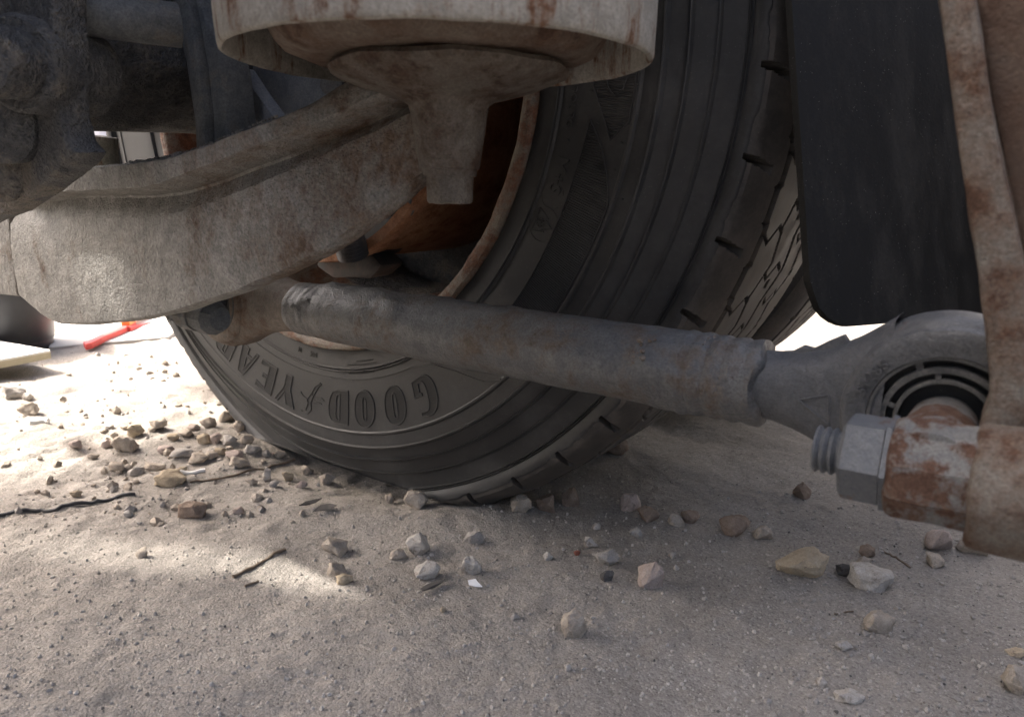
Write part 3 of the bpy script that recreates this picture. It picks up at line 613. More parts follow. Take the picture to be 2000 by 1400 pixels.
v, f = fix(v, f); v = np.array(v); v = v + np.stack([fbm(v + 7 * k, 30, 4, 0.6) for k in range(3)], -1) * 0.0006 + np.stack([fbm(v + 7 * k, 90, 2, 0.6) for k in range(3)], -1) * 0.0004
beam = thing('carrier_beam', 'thick grey cast beam rising from lower left to the pale cup', 'suspension beam', W(150, 630, -0.21))
obj('web', v, f, m_beam, beam, sharp=34)
v, f = rough(dense(prism([W(x, y, -0.2475) for x, y in ((-140, 400), (11, 384), (34, 579), (-10, 574), (-140, 560))], (0, 0.03, 0), 0.003), 2), 0.0006, 40); obj('end_block', v, f, m_beam, beam, sharp=60)
AS = np.array([0.3655, -0.2131]); zc = -0.0415 + HUB
bo = np.array([AS[0] + 0.004, AS[1] + 0.003, 0])
bp = [(0.0, -0.1262), (0.0132, -0.1262), (0.0146, -0.1245), (0.0150, -0.1085), (0.0172, -0.1082), (0.0175, -0.1040), (0.0192, -0.1036), (0.0196, -0.1010), (0.0238, -0.0700), (0.0252, -0.0655), (0.0290, -0.0630), (0.0390, -0.0605), (0.052, -0.0570), (0.066, -0.0515), (0.0725, -0.0485), (0.0738, -0.0455), (0.0715, -0.0428), (0.0, -0.0428)]
v, f = lathe(bp, (bo[0], bo[1], HUB), (0, 0, 1), 72); v = np.array(v)
v = v + np.stack([fbm(v + 5 * k, 35, 4, 0.6) for k in range(3)], -1) * 0.0010; obj('boss', v, f, m_boss, beam, sharp=42)
v, f = rough(dense(prism([W(x, y, -0.222) for x, y in ((668, 128), (722, 92), (800, 110), (790, 200), (735, 215), (674, 196))], (0, 0.035, 0), 0.005), 2), 0.0012, 35); obj('neck', v, f, m_boss, beam, sharp=60)
v, f = rough(tube(W(207, 335, -0.215), W(203, 268, -0.215), 0.0125, 0.0122, 28), 0.0006, 80); obj('stud', v, f, m_cup, beam)
cl = MB(); # dry clods along the top edge
for k in range(160):
    t = random.uniform(4.6, 9.0); T = interp_st(t)[0]; q = W(T[0], T[1], random.uniform(-0.264, -0.240)); r_ = random.uniform(.0004, .0011) * (1.3 if t < 6.3 else .7)
    vv, ff = box(q - r_, q + r_, r_ * .4); ang_ = random.random(); cl.add(np.array(vv) + RNG.normal(0, r_ * .3, (len(vv), 3)), ff)
tag(cl.build('dirt_clods', m_beam, beam), kind='stuff')

# ------------------------------------------------------------------ air spring cup
asp = thing('air_spring', 'pale grey rust-streaked round metal cup above the beam', 'air spring', (AS[0], AS[1], zc))
rs = 0.1290
sp_ = [(rs - .0045, 0.0022), (rs - .0028, 0.0003), (rs - .0008, 0.0010), (rs, 0.0035), (rs + .0004, 0.02), (rs + .0008, 0.10), (rs - .004, 0.115), (rs - .02, 0.12), (rs - .02, 0.117), (rs - .0045, 0.10), (rs - .0045, 0.0022)]
v, f = rough(lathe([(a, b) for i in range(len(sp_) - 1) for a, b in [(sp_[i][0] * (1 - t) + sp_[i + 1][0] * t, sp_[i][1] * (1 - t) + sp_[i + 1][1] * t) for t in (0, .34, .67)]] + [sp_[-1]], (AS[0], AS[1], zc), (0, 0, 1), 160), 0.0004, 40); obj('skirt', v, f, m_cup, asp, sharp=60)
cp = [(0.110, 0.09), (0.106, 0.03), (0.1025, 0.018), (0.0985, 0.010), (0.093, 0.0045), (0.084, 0.0010), (0.070, -0.0002), (0.04, -0.0002), (0.0, -0.0002)]
v, f = rough(dense(lathe(cp, (AS[0], AS[1], zc), (0, 0, 1), 96)), 0.0008, 35); obj('inner_cup', v, f, m_cup_in, asp, sharp=60)
v, f = lathe([(0.11, 0.118), (0.135, 0.12), (0.15, 0.15), (0.152, 0.20), (0.14, 0.24), (0.10, 0.25), (0.0, 0.25)], (AS[0], AS[1], zc), (0, 0, 1), 64); obj('bellows', v, f, m_tyre, asp)

# ------------------------------------------------------------------ torque rod
RL = W(458, 580, -0.12); RR_ = W(1850, 808, -0.12); ax = (RR_ - RL) / np.linalg.norm(RR_ - RL)
rod = thing('torque_rod', 'long grey-painted steel rod with ring-shaped ends running across the picture', 'torque rod', tuple((RL + RR_) / 2))
tl = W(588, 600, -0.12); tr = W(1498, 755, -0.12); s0 = (tl - RL) @ ax; s1 = (tr - RL) @ ax; TR = 0.0275
tp = [(0.0, s0 - .02), (0.0205, s0 - .02), (0.0238, s0 - .002), (0.0246, s0 + .002)]
for k in range(4): b = s0 + .004 + k * .0095; tp += [(0.0258, b), (0.0262, b + .003), (0.0262, b + .006), (0.0258, b + .0088)]
tp += [(0.0268, s0 + .046), (TR, s0 + .056)]
n_ = 40
for k in range(1, n_): t = s0 + .056 + (s1 - .062 - s0 - .056) * k / n_; tp.append((TR, t))
tp.append((TR, s1 - .062))
for k in range(4): b = s1 - .056 + k * .0115; tp += [(TR - .0003, b), (TR + .0004, b + .0032), (TR + .0003, b + .0062), (TR - .0009, b + .0090)]
tp += [(TR + .0004, s1 - .007), (TR + .0005, s1 - .002), (TR - .002, s1), (TR - .006, s1 + .0005), (0.0, s1 + .0005)]
v, f = lathe(tp, RL, ax, 72); v = np.array(v); al = (v - RL) @ ax; radv = v - RL - al[:, None] * ax
nz = fbm(v, 55, 4, 0.6); scab = np.clip(fbm(v + 3, 26, 4, 0.6) - 0.28, 0, 1); v = v + radv / np.maximum(np.linalg.norm(radv, axis=1), 1e-4)[:, None] * (0.0004 * nz + 0.004 * scab * (np.linalg.norm(radv, axis=1) > .022))[:, None]
endm = np.clip((al - s1 + .004) / .004, 0, 1) * (np.linalg.norm(radv, axis=1) > .012); v = v + ax * (endm * 0.004 * (fbm(v, 60, 3) - .2))[:, None]
tube_o = obj('tube', v, f, m_rod, rod, sharp=50)
cl = MB()                                       # caked mud on the tube
for (px, py, w_) in ((768, 668, .007), (716, 640, .006), (800, 668, .004), (1285, 672, .011), (1265, 690, .006), (1100, 735, .005), (1395, 660, .005), (905, 640, .003), (1130, 650, .003), (1440, 810, .006)):
    P_ = W(px, py, -0.12); a_ = (P_ - RL) @ ax; c_ = RL + a_ * ax; d_ = P_ - c_; tc = CAM - c_; tc -= (tc @ ax) * ax; tc /= np.linalg.norm(tc)
    hgt = np.clip(np.linalg.norm(d_), 0, .025); up_ = d_ / max(np.linalg.norm(d_), 1e-5); nrm = up_ * hgt / TR + tc * math.sqrt(max(0, 1 - (hgt / TR) ** 2)); c3 = c_ + nrm * (TR - .0008)
    for k in range(7):
        o_ = c3 + ax * random.gauss(0, w_ * .5) + np.cross(ax, nrm) * random.gauss(0, w_ * .6); r_ = w_ * random.uniform(.07, .20)
        bm = bmesh.new(); bmesh.ops.create_icosphere(bm, subdivisions=1, radius=1); vv = np.array([q.co for q in bm.verts]); ff = [[q.index for q in g.verts] for g in bm.faces]; bm.free()
        cl.add(o_ + vv * r_ * np.array([1.3, .8, 1]) + RNG.normal(0, r_ * .18, vv.shape), ff)
tag(cl.build('mud_clods', m_eye_far, tube_o), kind='stuff')
def eye(cen, sgn, mat, ro_, wid, name):
    # forged ring round a y-axis plus the neck that enters the tube (sgn: towards the rod's middle)
    yaxis = np.array([0, 1., 0]); e1 = ax * sgn; e2 = np.cross(e1, yaxis); e2 = e2 if e2[2] > 0 else -e2
    ri = ro_ * 0.66; pr = [(ri, -wid), (ro_ - .010, -wid - .0005), (ro_ - .006, -wid + .001), (ro_ - .0045, -wid + .005), (ro_ - .002, -wid + .008), (ro_, -wid + .014), (ro_, wid - .014), (ro_ - .002, wid - .008), (ro_ - .006, wid - .001), (ri, wid), (ri, -wid)]
    v, f = lathe(pr, cen, yaxis, 96); return rough(dense((v, f)), 0.0005, 45)
def neck(cen, sgn, ro_, wid, d0, d1, rt):
    # loft from the ring's shoulder to the round tube
    e1 = ax * sgn; ya = np.array([0, 1., 0]); e2 = np.cross(e1, ya); e2 = e2 if e2[2] > 0 else -e2; N = 12; M_ = 48; v = []; f = []
    for i in range(N + 1):
        t = i / N; d = d0 + (d1 - d0) * t; hv = (ro_ * .93) * (1 - t) ** 2.2 + rt * (1 - (1 - t) ** 2.2); hw = (wid * .95) * (1 - t) + rt * t; pw = 2 + 1.6 * (1 - t)
        for k in range(M_):
            a = 2 * PI * k / M_; c, s = math.cos(a), math.sin(a)
            v.append(cen + e1 * d + ya * hw * abs(c) ** (2 / pw) * np.sign(c) + e2 * hv * abs(s) ** (2 / pw) * np.sign(s))
    for i in range(N):
        for k in range(M_): j = (k + 1) % M_; f.append([i * M_ + k, i * M_ + j, (i + 1) * M_ + j, (i + 1) * M_ + k])
    return rough(fix(v, f), 0.0006, 45)
# right (near) end
ER = 0.0570
er = obj('ring_end', *eye(RR_, -1, m_eye, ER, 0.026, 'r'), m_eye, rod, sharp=50)
dR = np.linalg.norm(RR_ - RL) - s1
obj('neck', *neck(RR_, -1, ER, 0.026, 0.030, dR + .004, 0.0215), m_eye, er, sharp=50)
v, f = rough(prism([RR_ - ax * q[0] + np.array([0, -0.004, q[1]]) for q in ((0.100, .012), (0.092, .0225), (0.086, .0235), (0.080, .0285), (0.074, .0275), (0.068, .0325), (0.058, .039), (0.052, .030))], (0, 0.007, 0), .001), 0.0008, 60); obj('casting_flash', v, f, m_eye, er)
ya = np.array([0, 1., 0])
def ringpart(name, ri, ro_, y0, y1, mat, a0=0, a1=2 * PI, cen=None, par=None):
    v, f = lathe([(ri, y0), (ro_ - .0006, y0), (ro_, y0 + .0008), (ro_, y1), (ri, y1), (ri, y0)], cen, ya, 72, a0, a1); return obj(name, v, f, mat, par, sharp=40)
def bushing(cen, par, k=1.0, yf=-0.024):
    o = ringpart('bush_sleeve', .0318 * k, .0340 * k, yf - .0012, yf + .03, m_bush, cen=cen, par=par)
    ringpart('bush_core', .0, .0330 * k, yf + .010, yf + .03, m_black, cen=cen, par=par)
    ringpart('bush_lip', .0252 * k, .0282 * k, yf + .0005, yf + .012, m_bush, cen=cen, par=par)
    ringpart('bush_lip', .0200 * k, .0220 * k, yf + .001, yf + .014, m_bush, cen=cen, par=par)
    for t in (2.62, 0.4, 1.5, 3.7, 5.0):
        for r0, r1, dt in ((.0282, .0320, 0), (.0220, .0252, .25)):
            v, f = lathe([(r0 * k, yf + .0012), (r1 * k, yf + .0012), (r1 * k, yf + .012), (r0 * k, yf + .012), (r0 * k, yf + .0012)], cen, ya, 4, t + dt, t + dt + .11); obj('bush_bridge', v, f, m_bush, par, smooth=False)
bushing(RR_, er, 1.11)
# embossed number and triangle mark
def on_ring(x, y, l, r=0.0425, amid=2.62):
    a = amid - x / r; rr_ = r + y; e1 = ax; e2 = np.array([-ax[2], 0, ax[0]]); return RR_ + (e1 * math.cos(a) + e2 * math.sin(a)) * rr_ + np.array([0, -0.0262 - l, 0])
raised_text('51285', 0, 0, 0.0078, 'embossed_number', m_eye, 0.0016, er, on_ring, space=1.2)
tri_c = RR_ - ax * 0.064 + np.array([0, 0, -0.004])
mb = MB()
for a_, b_ in (((-.010, .004), (.006, .010)), ((.006, .010), (.008, -.008)), ((.008, -.008), (-.010, .004))):
    p0 = tri_c + ax * a_[0] + np.array([0, -0.0232, a_[1]]); p1 = tri_c + ax * b_[0] + np.array([0, -0.0236, b_[1]]); mb.add(*tube(p0, p1, .0007, .0007, 8))
mb.build('embossed_triangle', m_eye, er)
# pin, through bolt and nut at the near end
YP = -0.190; zb = W(1690, 895, YP)[2]
v, f = rough(dense(lathe([(0.0, -0.085), (0.0165, -0.085), (0.0185, -0.070), (0.0192, -0.045), (0.0182, -0.030), (0.0170, -0.012), (0.0, -0.010)], RR_ + np.array([0, 0, -0.004]), ya, 48)), 0.0007, 45); pin = obj('pin', v, f, m_pin, rod, sharp=50)
xb0 = W(1743, 900, YP)[0]; xb1 = W(1888, 900, YP)[0] + .004; zb1 = zb
v, f = lathe([(0.0, 0.0), (0.0225, 0.0), (0.0245, 0.0012), (0.0258, 0.004), (0.0260, .010), (0.0256, 0.022), (0.0262, xb1 - xb0), (0.0, xb1 - xb0)], (xb0, YP, zb), (1, 0, 0.03), 10)
v, f = rough(dense((v, f), 2), 0.0010, 40); obj('pin_head', v, f, m_pin, pin, sharp=30)
xn0 = W(1648, 890, YP)[0]
v, f = lathe([(0.012, 0.0), (0.0195, 0.0), (0.0222, 0.0018), (0.0226, 0.004), (0.0226, xb0 - xn0 - .0032), (0.022, xb0 - xn0 - .003), (0.0245, xb0 - xn0 - .0025), (0.0245, xb0 - xn0), (0.0, xb0 - xn0)], (xn0, YP, zb), (1, 0, 0.03), 6, PI / 6, PI / 6 + 2 * PI); nut = obj('nut', v, f, m_nut, rod, sharp=25)
xt0 = W(1592, 878, YP)[0]; tpf = [(0.0, -0.0004), (0.0095, 0.0)]
nth = 5; Lt = xn0 - xt0 + .006
for k in range(nth): b = Lt * k / nth; tpf += [(0.0122, b + Lt / nth * .18), (0.0124, b + Lt / nth * .42), (0.0104, b + Lt / nth * .85)]
v, f = lathe(tpf + [(0.0, Lt)], (xt0, YP, zb), (1, 0, 0.03), 40); obj('bolt_thread', v, f, m_nut, rod, sharp=60)
# left (far) end
EL = 0.052
el = obj('ring_end', *eye(RL, 1, m_eye_far, EL, 0.024, 'l'), m_eye_far, rod, sharp=50)
obj('neck', *neck(RL, 1, EL, 0.024, 0.024, s0 + .006, 0.0245), m_eye_far, el, sharp=50); bushing(RL, el, 1.0, -0.023)
v, f = rough(lathe([(0.0, -0.075), (0.015, -0.075), (0.017, -0.05), (0.016, -0.02), (0.0, -0.015)], RL, ya, 32), 0.0006, 60); pl_ = obj('pin', v, f, m_axle, rod)
q0 = W(438, 600, -0.185); q1 = W(300, 625, -0.185)
v, f = lathe([(0.0, 0), (0.0110, 0), (0.0140, .006), (0.0168, .010), (0.0168, .024), (0.0148, .026), (0.0148, .034), (0.0165, .0345), (0.0165, .056), (0.0130, .058), (0.0110, .075), (0.0, .076)], (q0[0] - .008, -0.185, RL[2] - .006), (-1, 0, 0), 12); obj('pin_bolt', *rough((v, f), 0.0004, 60), m_arm, rod, sharp=25)

# ------------------------------------------------------------------ hanger bracket at the right edge
hb = thing('hanger_bracket', 'rust-blotched steel bracket arm at right edge holding the rod', 'bracket', (0.70, -0.19, HUB))
rib = [W(x, y, -0.188) for x, y in ((1822, -60), (1842, 90), (1868, 260), (1893, 430), (1916, 600), (1932, 730), (1932, 785), (1914, 822), (1905, 850), (2060, 850), (2010, 560), (1965, 330), (1925, 130), (1895, -60))]
v, f = rough(dense(prism(rib, (0, 0.035, 0), 0.004), 2), 0.0009, 35); obj('arm', v, f, m_hang, hb, sharp=60)
web = [W(x, y, -0.172) for x, y in ((1890, -60), (1940, 200), (1985, 450), (2030, 820), (2400, 900), (2400, -60))]
v, f = rough(dense(prism(web, (0, 0.02, 0), 0.003), 2), 0.0009, 35); obj('web', v, f, m_hang_dark, hb, sharp=60)
xh = W(1888, 900, YP)[0] + .0035
v, f = rough(dense(lathe([(0.0, 0), (0.0270, 0), (0.0292, .0015), (0.0300, .005), (0.0305, .06), (0.033, .12), (0.0, .12)], (xh, YP, zb - .001), (1, 0, 0.03), 48)), 0.0012, 30); obj('boss', v, f, m_hang, hb, sharp=50)

# ------------------------------------------------------------------ mud flap behind the tyre
mf = thing('mud_flap', 'hanging black rubber mud flap with rounded corner behind the tyre', 'mud flap', tuple(D(1700, 640, .54)))
bl = D(1583, 560, .50); tl_ = D(1546, 0, .50); brt = D(1915, 606, .575)
hd = (brt - bl); hd[2] = 0; hd /= np.linalg.norm(hd); wid_ = 0.235; up_ = (tl_ - bl); hgt = 0.62; up_ = up_ / np.linalg.norm(up_)
bot = D(1640, 640, .515); drop = 0.030
N1, N2 = 40, 60; v = []; f = []
nrm = np.cross(hd, up_); nrm /= np.linalg.norm(nrm); nrm = nrm if nrm @ (CAM - bl) > 0 else -nrm
for side in (0, 1):
    for i in range(N2 + 1):
        for j in range(N1 + 1):
            s = wid_ * j / N1; h = -drop + (hgt + drop) * (i / N2) ** 1.3
            cr_ = 0.034
            if s < cr_: hb_ = -drop + cr_ - math.sqrt(max(0, cr_ ** 2 - (cr_ - s) ** 2))
            elif s > wid_ - cr_: hb_ = -drop + cr_ - math.sqrt(max(0, cr_ ** 2 - (s - wid_ + cr_) ** 2))
            else: hb_ = -drop
            h = hb_ + (hgt - hb_) * (i / N2) ** 1.3
            bulge = 0.010 * math.sin(PI * s / wid_) - 0.012 * max(0, s - wid_ * .8) / (wid_ * .2)
            v.append(bl + hd * s + up_ * h + nrm * (bulge - 0.006 * side))
K = (N1 + 1) * (N2 + 1)
for i in range(N2):
    for j in range(N1):
        a = i * (N1 + 1) + j; f.append([a, a + 1, a + N1 + 2, a + N1 + 1]); f.append([K + a, K + a + N1 + 1, K + a + N1 + 2, K + a + 1])
bd = [j for j in range(N1 + 1)] + [i * (N1 + 1) + N1 for i in range(1, N2 + 1)] + [N2 * (N1 + 1) + j for j in range(N1 - 1, -1, -1)] + [i * (N1 + 1) for i in range(N2 - 1, 0, -1)]
for a, b in zip(bd, bd[1:] + bd[:1]): f.append([a, K + a, K + b, b])
obj('flap', *fix(v, f), m_flap, mf, sharp=50)

of = thing('mud_flap', 'unseen second mud flap added behind the outer tyre to block light', 'mud flap', (0.70, 0.5, 0.5))  # added out of view to block light coming past the outer tyre
obj('sheet', *prism([(0.70, 0.36, 0.27), (0.70, 0.78, 0.27), (0.70, 0.78, 1.0), (0.70, 0.36, 1.0)], (.006, 0, 0), .001), m_flap, of)

# ------------------------------------------------------------------ truck frame above (added out of view to cast the shade)
ch = thing('shade_chassis', 'unseen truck frame and slotted plate added above the axle to cast shade', 'truck frame', (0.2, -0.55, 1.0))
for y0 in (-0.15, -1.02): v, f = box((-1.08, y0 - .04, 0.78), (1.9, y0 + .04, 1.05), .008); obj('rail', v, f, m_frame, ch)
for x0 in (0.05, 0.95, 1.6): v, f = box((x0 - .06, -0.98, 0.80), (x0 + .06, -0.192, 1.02), .01); obj('cross_member', v, f, m_frame, ch)
pa_, pb_ = np.array([-0.98, -0.68]), np.array([-0.52, -0.425]); dd_ = (pb_ - pa_) / np.linalg.norm(pb_ - pa_); nn_ = np.array([-dd_[1], dd_[0]]) * .025
for sg, ye in ((1, -0.06), (-1, -1.15)):  # unseen plates added as sun blockers; the slot between them shapes the sun pool
    pl2 = [(-1.10, ye), (0.25, ye), (0.25, -0.60), tuple(pb_ + dd_ * .02), tuple(pb_ + sg * nn_ * 1.1), tuple(pa_ + sg * nn_ * .15), tuple(pa_ - dd_ * .02), (-1.10, -0.60)]
    v, f = prism([(a, b, 1.06) for a, b in pl2], (0, 0, .02)); obj('shade_plate', v, f, m_frame, ch, smooth=False)
for y_, x_ in ((-1.50, 0), (-1.91, 0), (0.0, 1.36), (0.40, 1.36), (-1.50, 1.36)):  # unseen wheels added to block low skylight and darken the ground
    v, f = lathe([(0.30, 0.02), (0.33, -0.015), (0.40, -0.022), (0.47, -0.008), (0.50, 0), (0.518, 0.04), (0.52, 0.14), (0.518, 0.24), (0.50, .285), (0.42, .305), (0.33, .30), (0.30, .27), (0.1, .2), (0.0, .2)], (x_, y_, 0.52), (0, 1, 0), 48); obj('shade_wheel', v, f, m_tyre, ch)
# mudguard added out of view to shade the dual wheels
mg = thing('shade_arch', 'unseen dark arch added above the dual wheels to cast shade', 'shade_arch', (0, 0.35, 1.0)); v = []; f = []
for i in range(33):
    t = rad(-62) + rad(124) * i / 32
    for y_ in (-0.03, 0.72):
        for r_ in (0.62, 0.626): v.append((r_ * math.sin(t), y_, HUB + r_ * math.cos(t)))
for i in range(32):
    b = i * 4; f += [[b, b + 4, b + 6, b + 2], [b + 1, b + 3, b + 7, b + 5], [b, b + 1, b + 5, b + 4], [b + 2, b + 6, b + 7, b + 3]]
f += [[0, 2, 3, 1], [128, 129, 131, 130]]
obj('arch', *fix(v, f), m_flap, mg)

# ------------------------------------------------------------------ background things
tb = GP(20, 684); tub = thing('black_tub', 'squat black plastic tub standing on bright ground at left edge', 'tub', tuple(tb))
dtb = float((tb - CAM) @ FWD); r_ = 78 * dtb / FPX
v, f = lathe([(0, 0), (r_ * .93, 0), (r_ * .95, .004), (r_ * .95, .022), (r_ * .985, .023), (r_ * .995, .026), (r_ * 1.06, .10), (r_ * 1.12, .16), (r_ * 1.09, .16), (r_ * .9, .02), (0, .02)], tuple(tb), (0, 0, 1), 48); obj('shell', v, f, m_tub, tub)
v, f = lathe([(r_ * 1.12, .15), (r_ * 1.16, .15), (r_ * 1.16, .162), (r_ * 1.10, .162), (r_ * 1.12, .15)], tuple(tb), (0, 0, 1), 48); obj('rim_band', v, f, m_tub, tub)
hk = thing('plastic_handle', 'bright red and orange forked plastic handle lying on sunlit ground', 'handle', tuple(GP(230, 655)))
def lie(pxs, z, rs_): return polytube([GP(x, y) + np.array([0, 0, z]) for x, y in pxs], rs_, 10)
obj('grip', *prism([GP(x, y) * [1, 1, 0] + [0, 0, .010] for x, y in ((164, 685), (172, 678), (206, 664), (240, 650), (262, 641), (268, 645), (246, 657), (210, 672), (182, 688), (168, 689))], (0, 0, .014), .004), m_red, hk)
obj('fork', *prism([GP(x, y) * [1, 1, 0] + [0, 0, .022] for x, y in ((238, 652), (262, 632), (286, 620), (302, 619), (280, 634), (256, 652))], (0, 0, .012), .003), m_orange, hk)
obj('fork', *lie(((250, 652), (275, 646), (310, 637)), .010, (.008, .006, .005)), m_red, hk)
bdq = [GP(*q) for q in ((-150, 722), (-60, 700), (104, 726), (30, 742), (-150, 770))]
bd_ = thing('white_board', 'white board lying on stones at left edge', 'board', tuple(bdq[3])); zt = 0.026
v, f = prism([q * [1, 1, 0] + [0, 0, zt + .012] for q in bdq], (0, 0, .004)); obj('face', v, f, m_white, bd_, smooth=False)
v, f = prism([q * [1, 1, 0] + [0, 0, zt] for q in bdq], (0, 0, .012)); obj('core', v, f, m_edge, bd_, smooth=False)
pk = thing('blue_plank', 'short pale blue painted plank at left edge beside black tub', 'plank', tuple(GP(0, 688)))
v, f = prism([GP(*q) * [1, 1, 0] + [0, 0, .03] for q in ((-60, 690), (-60, 684), (26, 680), (26, 688))], (0, 0, .012), .001); obj('plank_body', v, f, m_blue, pk)
v, f = prism([GP(*q) * [1, 1, 0] + [0, 0, .0] for q in ((-60, 690), (-60, 684), (10, 681), (10, 688))], (0, 0, .029), .001); obj('plank_foot', v, f, m_blue, pk)
sl = thing('concrete_slab', 'low pale concrete slab on the bright ground behind the beam', 'slab', tuple(GP(220, 670)))
v, f = rough(dense(prism([GP(*q) * [1, 1, 0] + [0, 0, -.01] for q in ((95, 683), (330, 662), (360, 640), (330, 622), (120, 640))], (0, 0, .022), .004)), .002, 12); obj('slab_body', v, f, m_conc, sl)
fc = thing('sheet_fence', 'pale corrugated sheet fence far behind the truck', 'fence', (-7, 4.0, 0))
fa = np.array([-9.5, 0.5]); fb = np.array([-1.0, 9.0]); fd = (fb - fa) / np.linalg.norm(fb - fa); fl = np.linalg.norm(fb - fa); fn = np.array([fd[1], -fd[0]])
npan = 12
for k in range(npan):
    v = []; f = []; M_ = 40; x0, x1 = fl * k / npan + .01, fl * (k + 1) / npan - .01
    for i in range(M_ + 1):
        s = x0 + (x1 - x0) * i / M_; w_ = 0.022 * math.sin(s * 2 * PI / 0.19) + (0.006 if k % 2 else 0)
        for z_ in (0.03, 2.1):
            for o_ in (0, .002): p_ = fa + fd * s + fn * (w_ + o_); v.append((p_[0], p_[1], z_))
    for i in range(M_): b = i * 4; f += [[b, b + 2, b + 6, b + 4], [b + 1, b + 5, b + 7, b + 3], [b, b + 4, b + 5, b + 1], [b + 2, b + 3, b + 7, b + 6]]
    obj('sheet', *fix(v, f), m_fence, fc)
wl_ = thing('sky_block_wall', 'unseen tall pale blocker added beyond the truck to cut low skylight', 'wall', (1.0, 3.6, 0))  # added out of view to hold back low skylight
v, f = box((-3.0, 3.5, -0.1), (8.0, 3.75, 3.2), .01); obj('sky_block_body', v, f, m_conc, wl_)
v, f = box((-3.05, 3.45, 3.2), (8.05, 3.80, 3.28), .01); obj('sky_block_cap', v, f, m_conc, wl_)
for k in range(npan + 1):
    p_ = fa + fd * fl * k / npan - fn * .06; v, f = box((p_[0] - .03, p_[1] - .03, -.1), (p_[0] + .03, p_[1] + .03, 2.15), .004); obj('post', v, f, m_fence2, fc)

# ------------------------------------------------------------------ stones
def rock(seed, sub=1, flat=0.8, sharpn=0.25):
    r = random.Random(seed); bm = bmesh.new()
    for _ in range(22):
        d = Vector((r.gauss(0, 1), r.gauss(0, 1), r.gauss(0, 1))).normalized() * r.uniform(.78, 1.1); bm.verts.new(d)
    bmesh.ops.convex_hull(bm, input=bm.verts[:]); bmesh.ops.delete(bm, geom=[v for v in bm.verts if not v.link_faces], context='VERTS')
    bmesh.ops.bevel(bm, geom=bm.edges[:], offset=0.07, segments=1, affect='EDGES', profile=.5, clamp_overlap=True)
    bmesh.ops.triangulate(bm, faces=bm.faces[:])
    for _ in range(sub): bmesh.ops.subdivide_edges(bm, edges=bm.edges[:], cuts=1, use_grid_fill=True)
    v = np.array([q.co for q in bm.verts]); bm.verts.index_update(); f = [[q.index for q in g.verts] for g in bm.faces]; bm.free()
    v = v + v * (0.13 * fbm(v + seed * 3.1, 1.6, 3) + 0.06 * fbm(v + seed, 6, 3))[:, None]
    ext = v.max(0) - v.min(0); v = (v - (v.max(0) + v.min(0)) / 2) / ext * 2
    return v, f
CR = RIGHT * [1, 1, 0]; CR /= np.linalg.norm(CR); CF = np.array([-CR[1], CR[0], 0])
def stone(px, py, w, h, mat, label, seed, group=None, name='stone', roll=0.0, sub=1, cat='stone', sink=.20):
    # px, py: middle of the stone in the photograph, w, h its size there
    base = GP(px, py + h * .42); d = float((base - CAM) @ FWD); sw_ = w * d / FPX; shh = h * d / FPX
    v, f = rock(seed, sub)
    pit = math.atan2(CAM[2], np.linalg.norm((base - CAM)[:2])); dep_ = .5 * (sw_ + shh) * .9
    hz = 1.2 * max(shh * .6, (shh - dep_ * math.sin(pit) * .55) / math.cos(pit))
    c, s = math.cos(roll), math.sin(roll)
    x_ = v[:, 0] * sw_ / 2; z_ = v[:, 2] * hz / 2 * 1.08; xr = c * x_ - s * z_ * 0.6; zr = s * x_ * 0.6 + c * z_
    P_ = xr[:, None] * CR + (v[:, 1] * dep_ / 2)[:, None] * CF; P_[:, 2] += zr - zr.min() - sink * hz
    P_ = P_ + CF * dep_ * .3
    loc = base.copy(); loc[2] = gz(base[0] + CF[0] * dep_ * .3, base[1] + CF[1] * dep_ * .3)
    o = obj(name, P_ + loc, f, m_st[mat], None, sharp=58, loc=tuple(loc)); return tag(o, label, cat, group)
